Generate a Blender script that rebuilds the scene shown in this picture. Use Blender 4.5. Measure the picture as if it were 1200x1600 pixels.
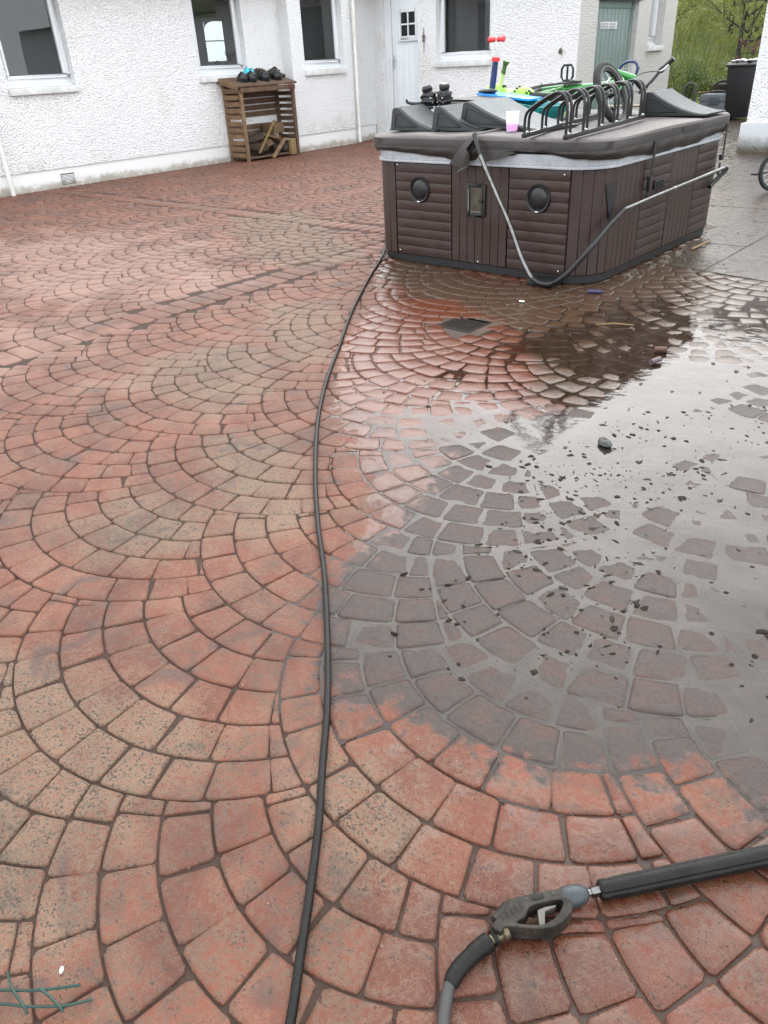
import bpy, bmesh, math, random
import numpy as np
from mathutils import Vector, Matrix
random.seed(7); NPR = np.random.RandomState(11)
for _o in list(bpy.data.objects): bpy.data.objects.remove(_o)
SC = bpy.context.scene
COL = SC.collection
PI = math.pi
# World axes follow the house: +Y runs along the long house wall, +X points from that wall to the yard.
# ------------------------------------------------------------------ camera
PITCH, ROLL, YAW, EYE = math.radians(30.85), math.radians(-3.15), math.radians(42.7), 1.5
_f = Vector((-math.sin(YAW)*math.cos(PITCH), math.cos(YAW)*math.cos(PITCH), -math.sin(PITCH)))
_r0 = Vector((math.cos(YAW), math.sin(YAW), 0)); _u0 = _r0.cross(_f)
_r = _r0*math.cos(ROLL)+_u0*math.sin(ROLL); _u = -_r0*math.sin(ROLL)+_u0*math.cos(ROLL)
cam = bpy.data.cameras.new('camera'); camo = bpy.data.objects.new('camera', cam); COL.objects.link(camo)
camo.matrix_world = Matrix(((_r.x, _u.x, -_f.x, 0), (_r.y, _u.y, -_f.y, 0), (_r.z, _u.z, -_f.z, EYE), (0, 0, 0, 1)))
cam.sensor_fit = 'VERTICAL'; cam.sensor_height = 36; cam.lens = 1185/1600*36; cam.clip_start = .05; cam.clip_end = 800
SC.camera = camo
SC.render.resolution_x = 768; SC.render.resolution_y = 1024
# ------------------------------------------------------------------ overcast daylight
SUN_EL, SUN_AZ = math.radians(32), math.radians(-28)      # azimuth clockwise from +Y
wld = bpy.data.worlds.new('World'); SC.world = wld; wld.use_nodes = True
wn = wld.node_tree; wn.nodes.clear()
sky = wn.nodes.new('ShaderNodeTexSky'); sky.sky_type = 'NISHITA'; sky.sun_disc = False
sky.sun_elevation = SUN_EL; sky.sun_rotation = SUN_AZ; sky.air_density = 1.0; sky.dust_density = 4.0; sky.ozone_density = 1.0
hs = wn.nodes.new('ShaderNodeHueSaturation'); hs.inputs['Saturation'].default_value = .20
bg = wn.nodes.new('ShaderNodeBackground'); bg.inputs['Strength'].default_value = .15
wo = wn.nodes.new('ShaderNodeOutputWorld')
# an even cloud layer over the clear-sky gradient
cl = wn.nodes.new('ShaderNodeMix'); cl.data_type = 'RGBA'; cl.inputs['Factor'].default_value = .88; cl.inputs[7].default_value = (6.6, 6.85, 7.15, 1)
wn.links.new(sky.outputs[0], hs.inputs['Color']); wn.links.new(hs.outputs[0], cl.inputs[6]); wn.links.new(cl.outputs[2], bg.inputs['Color']); wn.links.new(bg.outputs[0], wo.inputs[0])
sl = bpy.data.lights.new('sun', 'SUN'); sl.energy = .5; sl.angle = math.radians(75); sl.color = (1, .97, .93)
so = bpy.data.objects.new('sun', sl); COL.objects.link(so)
_sd = Vector((math.sin(SUN_AZ)*math.cos(SUN_EL), math.cos(SUN_AZ)*math.cos(SUN_EL), math.sin(SUN_EL)))
so.rotation_euler = _sd.to_track_quat('Z', 'Y').to_euler()
so.location = _sd*40
vs = SC.view_settings; vs.view_transform = 'Standard'; vs.look = 'None'; vs.gamma = 1; vs.use_curve_mapping = False
vs.exposure = 1.58

# ------------------------------------------------------------------ materials
def newmat(name):
    m = bpy.data.materials.new(name); m.use_nodes = True
    nt = m.node_tree; b = nt.nodes['Principled BSDF']
    return m, nt, b
class NT:
    """tiny node helper"""
    def __init__(s, nt): s.nt = nt; s.L = nt.links.new
    def n(s, t, **k):
        x = s.nt.nodes.new(t)
        for a, v in k.items(): setattr(x, a, v)
        return x
    def put(s, sock, v):
        if hasattr(v, 'is_output') or isinstance(v, bpy.types.NodeSocket): s.L(v, sock)
        else: sock.default_value = v
    def pos(s): return s.n('ShaderNodeNewGeometry').outputs['Position']
    def obj(s): return s.n('ShaderNodeTexCoord').outputs['Object']
    def noise(s, vec, scale, detail=3, rough=.55, dist=0):
        x = s.n('ShaderNodeTexNoise'); s.L(vec, x.inputs['Vector'])
        x.inputs['Scale'].default_value = scale; x.inputs['Detail'].default_value = detail
        x.inputs['Roughness'].default_value = rough; x.inputs['Distortion'].default_value = dist
        return x.outputs['Fac']
    def voro(s, vec, scale, feat='F1', out='Distance', rnd=1):
        x = s.n('ShaderNodeTexVoronoi', feature=feat); s.L(vec, x.inputs['Vector']); x.inputs['Scale'].default_value = scale
        x.inputs['Randomness'].default_value = rnd
        return x.outputs[out]
    def ramp(s, v, a, b, lo=0., hi=1.):
        x = s.n('ShaderNodeMapRange'); x.interpolation_type = 'SMOOTHSTEP'
        s.put(x.inputs['Value'], v)
        for i, q in zip(('From Min', 'From Max', 'To Min', 'To Max'), (a, b, lo, hi)): s.put(x.inputs[i], q)
        return x.outputs['Result']
    def m(s, op, a, b=0., c=0.):
        x = s.n('ShaderNodeMath', operation=op); s.put(x.inputs[0], a); s.put(x.inputs[1], b); s.put(x.inputs[2], c); return x.outputs[0]
    def mix(s, f, a, b, mode='MIX'):
        x = s.n('ShaderNodeMix', data_type='RGBA', blend_type=mode)
        s.put(x.inputs['Factor'], f)
        s.put(x.inputs['A'] if False else x.inputs[6], a if not isinstance(a, tuple) else (*a[:3], 1))
        s.put(x.inputs[7], b if not isinstance(b, tuple) else (*b[:3], 1))
        return x.outputs[2]
    def bump(s, h, strength=1., dist=.01, normal=None):
        x = s.n('ShaderNodeBump'); s.put(x.inputs['Height'], h); s.put(x.inputs['Strength'], strength); x.inputs['Distance'].default_value = dist
        if normal: s.L(normal, x.inputs['Normal'])
        return x.outputs[0]
    def attr(s, name):
        x = s.n('ShaderNodeAttribute'); x.attribute_name = name
        y = s.n('ShaderNodeSeparateColor'); s.L(x.outputs['Color'], y.inputs[0])
        return y.outputs[0], y.outputs[1], y.outputs[2], x.outputs['Alpha']

def mat(name, c, rough=.5, metal=0, c2=None, scale=8., bump=0., bscale=60., bdist=.004, raw=False, coat=0, spec=.5):
    """surface with uneven colour, uneven gloss and fine relief"""
    m, nt, b = newmat(name); h = NT(nt); p = h.pos()
    if c2 is None: c2 = tuple(min(1, x*1.25+.004) for x in c)
    if max(c) < .5 and not raw: c = tuple(x*.46 for x in c); c2 = tuple(x*.46 for x in c2)
    n1 = h.noise(p, scale, 5, .6); n2 = h.noise(p, scale*9, 3, .6)
    f = h.ramp(h.m('ADD', h.m('MULTIPLY', n1, .7), h.m('MULTIPLY', n2, .3)), .36, .64)
    h.L(h.mix(f, c, c2), b.inputs['Base Color'])
    h.L(h.ramp(n2, .25, .75, max(.02, rough-.1), min(1, rough+.12)), b.inputs['Roughness'])
    b.inputs['Metallic'].default_value = metal; b.inputs['Coat Weight'].default_value = coat; b.inputs['Specular IOR Level'].default_value = spec
    if bump: h.L(h.bump(h.noise(p, bscale, 4, .6), bump, bdist), b.inputs['Normal'])
    return m

def render_mat(name, c, dirt, grain=1.):
    """painted roughcast: stones thrown on render, painted over"""
    m, nt, b = newmat(name); h = NT(nt); p = h.pos()
    v = h.voro(p, 52, 'SMOOTH_F1'); n = h.noise(p, 48, 2, .6); n2 = h.noise(p, 20, 2, .6)
    hgt = h.m('ADD', h.m('MULTIPLY', h.m('SUBTRACT', 1., v), .75), h.m('ADD', h.m('MULTIPLY', n, 1.0), h.m('MULTIPLY', n2, .4)))
    h.L(h.bump(hgt, 1.0, .034*grain), b.inputs['Normal'])
    z = h.n('ShaderNodeSeparateXYZ'); h.L(p, z.inputs[0])
    big = h.noise(p, 1.1, 5, .65)
    low = h.ramp(z.outputs[2], .9, .15)
    df = h.ramp(h.m('ADD', big, h.m('MULTIPLY', low, .16)), .56, .78, 0, .75)
    pit = h.ramp(h.noise(p, 44, 2, .7), .52, .70, 0, .15)  # dark speckle puts the shade of the roughcast pits into the colour
    cc = h.mix(h.m('MULTIPLY', df, h.ramp(h.noise(p, 26, 3, .7), .4, .62)), c, dirt)
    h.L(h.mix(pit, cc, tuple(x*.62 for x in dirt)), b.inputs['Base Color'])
    b.inputs['Roughness'].default_value = .75; b.inputs['Specular IOR Level'].default_value = .25
    return m

M = {}
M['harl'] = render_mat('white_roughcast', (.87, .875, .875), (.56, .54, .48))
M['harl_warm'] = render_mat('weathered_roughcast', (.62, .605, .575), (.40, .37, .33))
def plinth_mat():
    m, nt, b = newmat('painted_plinth'); h = NT(nt); p = h.pos()
    z = h.n('ShaderNodeSeparateXYZ'); h.L(p, z.inputs[0])
    n = h.noise(p, 5, 6, .7); n2 = h.noise(p, 40, 4, .7)
    low = h.ramp(z.outputs[2], .22, 0.0)
    f = h.ramp(h.m('ADD', h.m('MULTIPLY', low, .42), n), .62, .98, 0, .9)
    c = h.mix(f, (.72, .72, .71), (.32, .29, .235)); c = h.mix(h.ramp(n2, .66, .74, 0, .6), c, (.3, .29, .22))
    h.L(c, b.inputs['Base Color']); b.inputs['Roughness'].default_value = .6
    h.L(h.bump(h.m('ADD', n2, n), .5, .006), b.inputs['Normal']); return m
M['plinth'] = plinth_mat()
M['upvc'] = mat('white_plastic_frame', (.72, .74, .76), .3, c2=(.66, .68, .70), scale=3)
M['sill'] = mat('painted_stone_sill', (.66, .67, .68), .55, c2=(.52, .52, .50), scale=7, bump=.2)
M['whitedoor'] = mat('white_door_skin', (.73, .775, .80), .35, c2=(.69, .74, .765), scale=2)
M['greendoor'] = mat('sage_green_paint', (.33, .45, .42), .5, c2=(.38, .50, .46), scale=5, bump=.15, bscale=25)
M['inner'] = mat('room_plaster', (.62, .62, .63), .9, c2=(.70, .70, .70), scale=1.5)
M['curtain'] = mat('pale_curtain', (.42, .46, .45), .9, c2=(.5, .54, .53), scale=4)
def glass_mat(name, tint=(.85, .88, .9), ior=1.5):
    m = bpy.data.materials.new(name); m.use_nodes = True; nt = m.node_tree; nt.nodes.clear(); h = NT(nt)
    t = h.n('ShaderNodeBsdfTransparent'); t.inputs[0].default_value = (*tint, 1)
    g = h.n('ShaderNodeBsdfGlossy'); g.inputs['Roughness'].default_value = .01
    h.L(h.bump(h.noise(h.pos(), 1.3, 1), .12, .01), g.inputs['Normal'])
    f = h.n('ShaderNodeFresnel'); f.inputs[0].default_value = ior
    x = h.n('ShaderNodeMixShader'); h.L(h.m('MULTIPLY', f.outputs[0], 1.9), x.inputs[0]); h.L(t.outputs[0], x.inputs[1]); h.L(g.outputs[0], x.inputs[2])
    o = h.n('ShaderNodeOutputMaterial'); h.L(x.outputs[0], o.inputs[0]); return m
M['glass'] = glass_mat('window_glass')
M['slate'] = mat('roof_slate', (.05, .052, .058), .5, c2=(.085, .087, .09), scale=3, bump=.4, bscale=12, bdist=.02)
M['pipe'] = mat('cream_pipe_paint', (.74, .74, .72), .4, c2=(.62, .61, .56), scale=6)
M['wood'] = mat('weathered_timber', (.28, .16, .083), .8, c2=(.46, .285, .15), scale=9, bump=.5, bscale=40)
M['wood2'] = mat('dark_stained_timber', (.16, .093, .055), .8, c2=(.27, .162, .095), scale=7, bump=.5, bscale=40)
M['log'] = mat('split_log', (.20, .115, .055), .85, c2=(.33, .20, .10), scale=14, bump=.7, bscale=60)
M['bark'] = mat('log_bark', (.07, .05, .035), .9, c2=(.13, .095, .065), scale=20, bump=.9, bscale=50, bdist=.01)
M['cutwood'] = mat('sawn_yellow_wood', (.40, .25, .10), .75, c2=(.48, .32, .15), scale=10)
M['helmet'] = mat('black_helmet_shell', (.012, .013, .016), .35, c2=(.03, .031, .035), scale=12)
M['cyan'] = mat('cyan_plastic', (.05, .50, .68), .35)
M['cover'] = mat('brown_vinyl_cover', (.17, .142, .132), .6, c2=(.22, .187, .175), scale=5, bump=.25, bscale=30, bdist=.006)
M['skirt'] = mat('dark_skirt_shaded_sides', (.036, .027, .0235), .5, c2=(.056, .043, .038), scale=6, bump=.3, bscale=18, bdist=.01)
M['lip'] = mat('grey_acrylic_shell', (.30, .315, .34), .25, c2=(.38, .395, .42), scale=7, raw=True)
def cab_mat():
    m, nt, b = newmat('mahogany_cabinet_plastic'); h = NT(nt); p = h.pos()
    mp = h.n('ShaderNodeMapping'); mp.inputs['Scale'].default_value = (3, 3, 40); h.L(p, mp.inputs[0])
    g = h.noise(mp.outputs[0], 4, 5, .6); n = h.noise(p, 3.5, 5, .65)
    c = h.mix(h.ramp(g, .3, .7), (.0225, .0110, .0084), (.0345, .0172, .0130)); c = h.mix(h.ramp(n, .48, .72, 0, .5), c, (.040, .029, .024))
    h.L(c, b.inputs['Base Color']); h.L(h.ramp(n, .3, .7, .32, .55), b.inputs['Roughness'])
    h.L(h.bump(g, .3, .002), b.inputs['Normal']); return m
M['cab'] = cab_mat()
M['black'] = mat('black_plastic', (.010, .010, .011), .45, c2=(.02, .02, .021), scale=20)
M['blackmetal'] = mat('black_powder_coat', (.008, .008, .009), .35, c2=(.016, .016, .017), scale=20)
M['chrome'] = mat('worn_chrome', (.45, .45, .45), .24, 1, c2=(.30, .29, .28), scale=22, bump=.1)
M['steel'] = mat('galvanised_steel', (.55, .56, .57), .35, 1, scale=30)
M['hatch'] = mat('hatch_window_plastic', (.10, .095, .07), .12, c2=(.16, .15, .11), scale=14)
M['ramp'] = mat('black_ramp_plastic', (.011, .012, .015), .5, c2=(.026, .028, .031), scale=9, bump=.2)
M['rampdeck'] = mat('grey_ramp_deck', (.095, .103, .108), .6, c2=(.14, .15, .155), scale=6, bump=.3, bscale=90)
M['ramppale'] = mat('pale_ramp_deck', (.24, .262, .262), .65, c2=(.30, .325, .317), scale=6, bump=.3, bscale=90)
M['red'] = mat('red_grip_rubber', (.62, .035, .04), .45)
M['navy'] = mat('blue_scooter_tube', (.03, .06, .20), .35)
M['blue'] = mat('bright_blue_plastic', (.015, .22, .62), .35)
M['teal'] = mat('turquoise_plastic', (.02, .40, .40), .4)
M['lime'] = mat('lime_plastic', (.22, .62, .03), .4, c2=(.32, .72, .06))
M['limepale'] = mat('pale_lime_tube', (.50, .72, .22), .4)
M['bikegreen'] = mat('green_bike_paint', (.035, .42, .05), .25, c2=(.06, .50, .09), coat=.3)
M['tyre'] = mat('tyre_rubber', (.02, .02, .021), .8, c2=(.04, .04, .04), scale=14, bump=.5, bscale=90)
M['greytyre'] = mat('grey_tyre_wall', (.22, .22, .21), .8)
M['bluenet'] = mat('dark_blue_frame', (.02, .07, .19), .4)
M['pink'] = mat('pink_chalk', (.72, .05, .20), .6)
def cup_mat():
    m = bpy.data.materials.new('milky_clear_plastic'); m.use_nodes = True; nt = m.node_tree; nt.nodes.clear(); h = NT(nt)
    t = h.n('ShaderNodeBsdfTransparent'); t.inputs[0].default_value = (.95, .95, 1, 1); d = h.n('ShaderNodeBsdfTranslucent'); d.inputs[0].default_value = (.62, .66, .80, 1)
    e = h.n('ShaderNodeBsdfDiffuse'); e.inputs[0].default_value = (.55, .58, .70, 1); a = h.n('ShaderNodeAddShader'); h.L(d.outputs[0], a.inputs[0]); h.L(e.outputs[0], a.inputs[1])
    x = h.n('ShaderNodeMixShader'); x.inputs[0].default_value = .30; h.L(t.outputs[0], x.inputs[1]); h.L(a.outputs[0], x.inputs[2])
    o = h.n('ShaderNodeOutputMaterial'); h.L(x.outputs[0], o.inputs[0]); return m
M['cupclear'] = cup_mat()
M['hose'] = mat('black_rubber_hose', (.006, .005, .0045), .38, c2=(.016, .013, .012), scale=24, bump=.35, bscale=150, spec=.22)
M['gun'] = mat('grey_gun_plastic', (.030, .026, .021), .5, c2=(.085, .072, .057), scale=26, bump=.5, bscale=120, spec=.22)
M['gundark'] = mat('dark_gun_plastic', (.008, .0075, .007), .42, c2=(.022, .020, .018), scale=18, bump=.4, bscale=120, spec=.2)
M['gunblue'] = mat('blue_grey_collar', (.040, .054, .062), .4, c2=(.065, .08, .088), scale=18, bump=.3, bscale=100)
M['brass'] = mat('dirty_brass', (.33, .27, .16), .4, .8, c2=(.20, .16, .10), scale=40)
M['greyhose'] = mat('grey_rubber_hose', (.055, .055, .050), .55, c2=(.09, .09, .083), scale=20, bump=.3, bscale=200)
M['greenwire'] = mat('green_coated_wire', (.007, .05, .034), .45, c2=(.016, .08, .056), scale=30)
M['iron'] = mat('cast_iron', (.020, .014, .010), .6, c2=(.045, .028, .019), scale=30, bump=.6, bscale=80, spec=.2)
M['bin'] = mat('dark_wheelie_bin', (.016, .017, .022), .5, c2=(.028, .029, .034), scale=4)
M['toolbox'] = mat('grey_toolbox', (.24, .28, .32), .5, c2=(.30, .34, .38))
M['tooldark'] = mat('slate_toolbox_lid', (.13, .155, .18), .5)
M['yellow'] = mat('yellowed_plastic', (.52, .48, .22), .5)
M['planter'] = mat('brown_planter', (.055, .042, .035), .6, c2=(.085, .065, .052))
M['whitebit'] = mat('white_scrap', (.8, .8, .78), .5)
M['purple'] = mat('purple_plastic', (.075, .055, .16), .4)
M['lilac'] = mat('lilac_plastic', (.16, .11, .13), .4)
M['rust'] = mat('rusty_metal', (.13, .055, .03), .6, c2=(.2, .09, .05), scale=40)
M['rock'] = mat('dark_wet_stone', (.03, .033, .028), .3, c2=(.05, .054, .045), scale=40, bump=.8, bscale=60)
M['redleaf'] = mat('dark_red_leaf', (.17, .022, .03), .6, c2=(.28, .05, .06))
M['rosette'] = mat('dry_ornament', (.25, .22, .18), .7)
M['grey'] = mat('grey_plate', (.5, .52, .52), .5)
M['print'] = mat('faded_print', (.33, .38, .37), .6)
M['leafheap'] = mat('dry_leaf_heap', (.045, .033, .02), .8, c2=(.09, .07, .04), scale=30)

# ------------------------------------------------------------------ mesh helpers
def link(name, me, m=None, parent=None, smooth=None):
    o = bpy.data.objects.new(name, me); COL.objects.link(o)
    if m: me.materials.append(M[m] if isinstance(m, str) else m)
    if parent: o.parent = parent
    if smooth is not None:
        me.polygons.foreach_set('use_smooth', [True]*len(me.polygons))
        if smooth < 179: me.set_sharp_from_angle(angle=math.radians(smooth))
    return o
class MB:
    def __init__(s): s.v = []; s.f = []
    def add(s, v, f):
        k = len(s.v); s.v += [tuple(q) for q in v]; s.f += [tuple(i+k for i in g) for g in f]; return s
    def box(s, a, b):
        (x0, y0, z0), (x1, y1, z1) = a, b
        x0, x1 = min(x0, x1), max(x0, x1); y0, y1 = min(y0, y1), max(y0, y1); z0, z1 = min(z0, z1), max(z0, z1)
        return s.add([(x0, y0, z0), (x1, y0, z0), (x1, y1, z0), (x0, y1, z0), (x0, y0, z1), (x1, y0, z1), (x1, y1, z1), (x0, y1, z1)],
                     [(0, 3, 2, 1), (4, 5, 6, 7), (0, 1, 5, 4), (1, 2, 6, 5), (2, 3, 7, 6), (3, 0, 4, 7)])
    def prism(s, poly, fn, h0, h1):
        """poly 2D extruded; fn(u,v,h)->xyz"""
        n = len(poly); v = [fn(u, w, h0) for u, w in poly]+[fn(u, w, h1) for u, w in poly]
        return s.add(v, [tuple(range(n))[::-1], tuple(range(n, 2*n))]+[(i, (i+1) % n, n+(i+1) % n, n+i) for i in range(n)])
    def tube(s, pts, r, n=10, closed=False, caps=True, prof=None):
        P = [Vector(p) for p in pts]; N = len(P); R = r if isinstance(r, (list, tuple)) else [r]*N
        T = []
        for i in range(N):
            a = P[(i-1) % N] if (closed or i > 0) else P[i]; b = P[(i+1) % N] if (closed or i < N-1) else P[i]
            T.append((b-a).normalized())
        u = T[0].orthogonal().normalized(); vs_, fs = [], []
        for i in range(N):
            u = (u-T[i]*u.dot(T[i])).normalized(); w = T[i].cross(u)
            for k in range(n):
                a = 2*PI*k/n; q = prof(k) if prof else 1
                vs_.append(P[i]+(u*math.cos(a)+w*math.sin(a))*R[i]*q)
        for i in range(N if closed else N-1):
            j = (i+1) % N
            for k in range(n): fs.append((i*n+k, i*n+(k+1) % n, j*n+(k+1) % n, j*n+k))
        if caps and not closed: fs += [tuple(range(n))[::-1], tuple(range((N-1)*n, N*n))]
        return s.add(vs_, fs)
    def lathe(s, prof, fn, n=20):
        """prof [(r,h)], fn maps local x,y,z"""
        v = []; f = []
        for r, h_ in prof:
            for k in range(n): a = 2*PI*k/n; v.append(fn(r*math.cos(a), r*math.sin(a), h_))
        for i in range(len(prof)-1):
            for k in range(n): f.append((i*n+k, i*n+(k+1) % n, (i+1)*n+(k+1) % n, (i+1)*n+k))
        f += [tuple(range(n))[::-1], tuple(range((len(prof)-1)*n, len(prof)*n))]
        return s.add(v, f)
    def blob(s, c, r, n=14, m=9, fn=None, jit=0, seed=0):
        rr = random.Random(seed); v = []; f = []
        for i in range(m+1):
            t = PI*i/m
            for k in range(n):
                a = 2*PI*k/n; d = (math.sin(t)*math.cos(a), math.sin(t)*math.sin(a), math.cos(t)); q = 1+rr.uniform(-jit, jit)
                p = (d[0]*r[0]*q, d[1]*r[1]*q, d[2]*r[2]*q)
                if fn: p = fn(*p)
                v.append((c[0]+p[0], c[1]+p[1], c[2]+p[2]))
        for i in range(m):
            for k in range(n): f.append((i*n+k, (i+1)*n+k, (i+1)*n+(k+1) % n, i*n+(k+1) % n))
        return s.add(v, f)
    def mesh(s, name, bevel=0, seg=2, recalc=True):
        me = bpy.data.meshes.new(name); me.from_pydata(s.v, [], s.f)
        bm = bmesh.new(); bm.from_mesh(me)
        bmesh.ops.remove_doubles(bm, verts=bm.verts, dist=1e-5)
        if recalc: bmesh.ops.recalc_face_normals(bm, faces=bm.faces)
        if bevel:
            es = [e for e in bm.edges if len(e.link_faces) == 2 and e.calc_face_angle(0) > .6]
            bmesh.ops.bevel(bm, geom=es, offset=bevel, segments=seg, affect='EDGES', clamp_overlap=True, profile=.6)
        bm.to_mesh(me); bm.free(); me.update(); return me
    def go(s, name, m, parent=None, bevel=0, seg=2, smooth=40):
        return link(name, s.mesh(name, bevel, seg), m, parent, smooth)
def spline(pts, n=8, closed=False):
    P = [Vector(p) for p in pts]; N = len(P); out = []
    for i in range(N if closed else N-1):
        p0 = P[(i-1) % N] if (closed or i) else P[0]*2-P[1]; p1 = P[i]; p2 = P[(i+1) % N]
        p3 = P[(i+2) % N] if (closed or i+2 < N) else P[-1]*2-P[-2]
        for k in range(n):
            t = k/n; out.append(.5*((2*p1)+(p2-p0)*t+(2*p0-5*p1+4*p2-p3)*t*t+(3*p1-p0-3*p2+p3)*t**3))
    if not closed: out.append(P[-1])
    return out
def empty(name, loc, label=None, cat=None, group=None):
    o = bpy.data.objects.new(name, None); COL.objects.link(o); o.location = loc; o.empty_display_size = .1
    tag(o, label, cat, group); return o
def tag(o, label=None, cat=None, group=None, kind=None):
    if label: o['label'] = label
    if cat: o['category'] = cat
    if group: o['group'] = group
    if kind: o['kind'] = kind
    return o
def adopt(root):
    """children were modelled in world coordinates: cancel the root's own offset"""
    inv = Matrix.Translation(root.location).inverted()
    for c in root.children: c.matrix_parent_inverse = inv
def center_origin(o):
    """move a mesh's origin to the bottom centre of its bounds"""
    me = o.data; n = len(me.vertices); a = np.empty(n*3); me.vertices.foreach_get('co', a); a = a.reshape(-1, 3)
    c = (a.min(0)+a.max(0))/2; c[2] = a[:, 2].min(); a -= c; me.vertices.foreach_set('co', a.ravel()); me.update(); o.location = c
    return o

# ================================================================== THE YARD: stamped fan paving, wet on the right
# outlines (metres) of the wet, silted, mossy and bleached areas
G_PUD = [[(-1.18, 1.03), (-1.43, 1.27), (-1.51, 1.44), (-1.53, 1.65), (-1.62, 1.9), (-1.91, 2.08), (-2.15, 2.29), (-2.45, 2.53), (-2.58, 2.86), (-2.41, 3.08), (-2.42, 3.45), (-2.49, 3.96), (-2.5, 4.43), (-2.28, 4.92), (-2.13, 5.4), (-1.79, 5.22), (-1.28, 6.31), (0.07, 1.58), (-0.18, 1.42), (-0.34, 1.43), (-0.43, 1.34), (-0.56, 1.27), (-0.64, 1.18), (-0.75, 1.15), (-0.88, 1.16), (-1.03, 1.13)]]
G_WET = [[(-1.14, 0.97), (-1.45, 1.25), (-1.57, 1.46), (-1.72, 1.83), (-2.17, 2.2), (-2.56, 2.46), (-3.2, 3.2), (-3.69, 4.06), (-4.6, 5.04), (-4.74, 5.7), (-3.57, 8.08), (-4.57, 12.22), (-6.45, 18.12), (-5.84, 19.09), (-2.51, 14.43), (0.09, 1.51), (-0.17, 1.38), (-0.32, 1.38), (-0.53, 1.21), (-0.72, 1.11), (-0.99, 1.09)]]
G_DAMP = [[(-1.15, 0.96), (-1.0, 1.14), (0.05, 1.68), (0.22, 0.86), (-0.49, 0.26)]]
G_SILT = [[(-1.16, 1.03), (-1.47, 1.32), (-1.55, 1.53), (-1.54, 1.8), (-1.68, 2.18), (-1.82, 2.61), (-1.65, 2.99), (-1.41, 3.45), (-0.55, 4.68), (0.07, 1.61), (-0.18, 1.41), (-0.33, 1.41), (-0.54, 1.23), (-0.75, 1.14), (-1.03, 1.12)]]
G_REDW = [[(-2.53, 2.57), (-3.2, 3.2), (-3.61, 4.11), (-3.26, 4.32), (-2.49, 3.96), (-1.99, 3.37), (-1.99, 2.95), (-2.13, 2.57)]]
G_BROWN = [[(-3.14, 4.8), (-2.61, 6.01), (-2.63, 6.81), (-3.01, 8.34), (-5.43, 15.28), (-6.27, 18.44), (-5.46, 18.51), (-1.51, 9.43), (-0.44, 4.11), (-1.34, 3.3), (-1.77, 3.2), (-2.24, 3.57), (-3.16, 4.2), (-4.15, 4.65), (-4.4, 5.28)]]
G_MOSS = [[(-2.13, 0.41), (-1.88, 0.65), (-1.52, 0.7), (-1.27, 0.67), (-1.22, 0.51), (-1.23, 0.37), (-1.12, 0.22), (-1.28, 0.05)], [(-4.07, 2.36), (-3.61, 2.94), (-2.98, 2.47), (-3.09, 2.09), (-3.49, 2.01)], [(-2.78, 1.85), (-2.48, 2.06), (-1.94, 1.67), (-2.0, 1.45), (-2.42, 1.57)], [(-2.6, 1.0), (-2.67, 1.39), (-2.25, 1.44), (-2.07, 1.24), (-2.28, 0.97)], [(-4.26, 3.52), (-3.98, 3.89), (-3.1, 2.99), (-3.28, 2.75)], [(-0.97, 0.81), (-0.85, 0.96), (-0.69, 0.79), (-0.72, 0.63), (-0.81, 0.65)], [(-7.51, 5.79), (-6.96, 6.5), (-4.81, 5.06), (-4.67, 4.6), (-5.46, 4.42)]]
G_PALE = [[(-8.97, 3.46), (-7.98, 4.73), (-5.88, 4.47), (-5.0, 3.69), (-5.58, 2.91), (-6.48, 2.36)], [(-5.59, 1.97), (-5.27, 2.52), (-4.48, 2.08), (-4.9, 1.67)]]
G_GUNWET = [[(-0.69, 1.06), (-0.4, 1.27), (0.09, 1.49), (0.21, 0.9), (-0.35, 0.44), (-0.51, 0.67), (-0.53, 0.83)]]
def sdf(P, poly):
    """signed distance, positive inside"""
    P = np.asarray(P, float); d2 = np.full(len(P), 1e9); ins = np.zeros(len(P), bool)
    for i in range(len(poly)):
        a = np.array(poly[i]); b = np.array(poly[(i+1) % len(poly)]); e = b-a
        t = np.clip(((P-a)@e)/max(e@e, 1e-9), 0, 1); q = P-a-np.outer(t, e); d2 = np.minimum(d2, (q**2).sum(1))
        c = (a[1] > P[:, 1]) != (b[1] > P[:, 1])
        xi = a[0]+(P[:, 1]-a[1])/(b[1]-a[1]+1e-12)*e[0]; ins ^= c & (P[:, 0] < xi)
    return np.where(ins, 1, -1)*np.sqrt(d2)
def sstep(x, a, b): t = np.clip((x-a)/(b-a), 0, 1); return t*t*(3-2*t)
def region(P, polys, a, b):
    r = np.zeros(len(P))
    for p in polys: r = np.maximum(r, sstep(sdf(P, p), a, b))
    return r
_tab = NPR.rand(256, 256)
def vnoise(P, s):
    x = P[:, 0]*s+37.3; y = P[:, 1]*s+91.7; i = np.floor(x).astype(int); j = np.floor(y).astype(int); u = x-i; v = y-j
    u = u*u*(3-2*u); v = v*v*(3-2*v); T = lambda a, b: _tab[a % 256, b % 256]
    return (T(i, j)*(1-u)+T(i+1, j)*u)*(1-v)+(T(i, j+1)*(1-u)+T(i+1, j+1)*u)*v
ZW = -.0040                                   # level of the standing water
def height(P):
    """the slab dips under the puddle so that level water collects there"""
    P = np.asarray(P, float)
    d = sdf(P, G_PUD[0]); k = sstep(d, -.16, .34)
    deep = sstep(d, .40, 1.0)
    h = -k*.0044-deep*.0019+(vnoise(P, 1.9)-.5)*.006*(.2+k)+(vnoise(P, 5.1)-.5)*.004*(.2+k)
    return h
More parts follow.
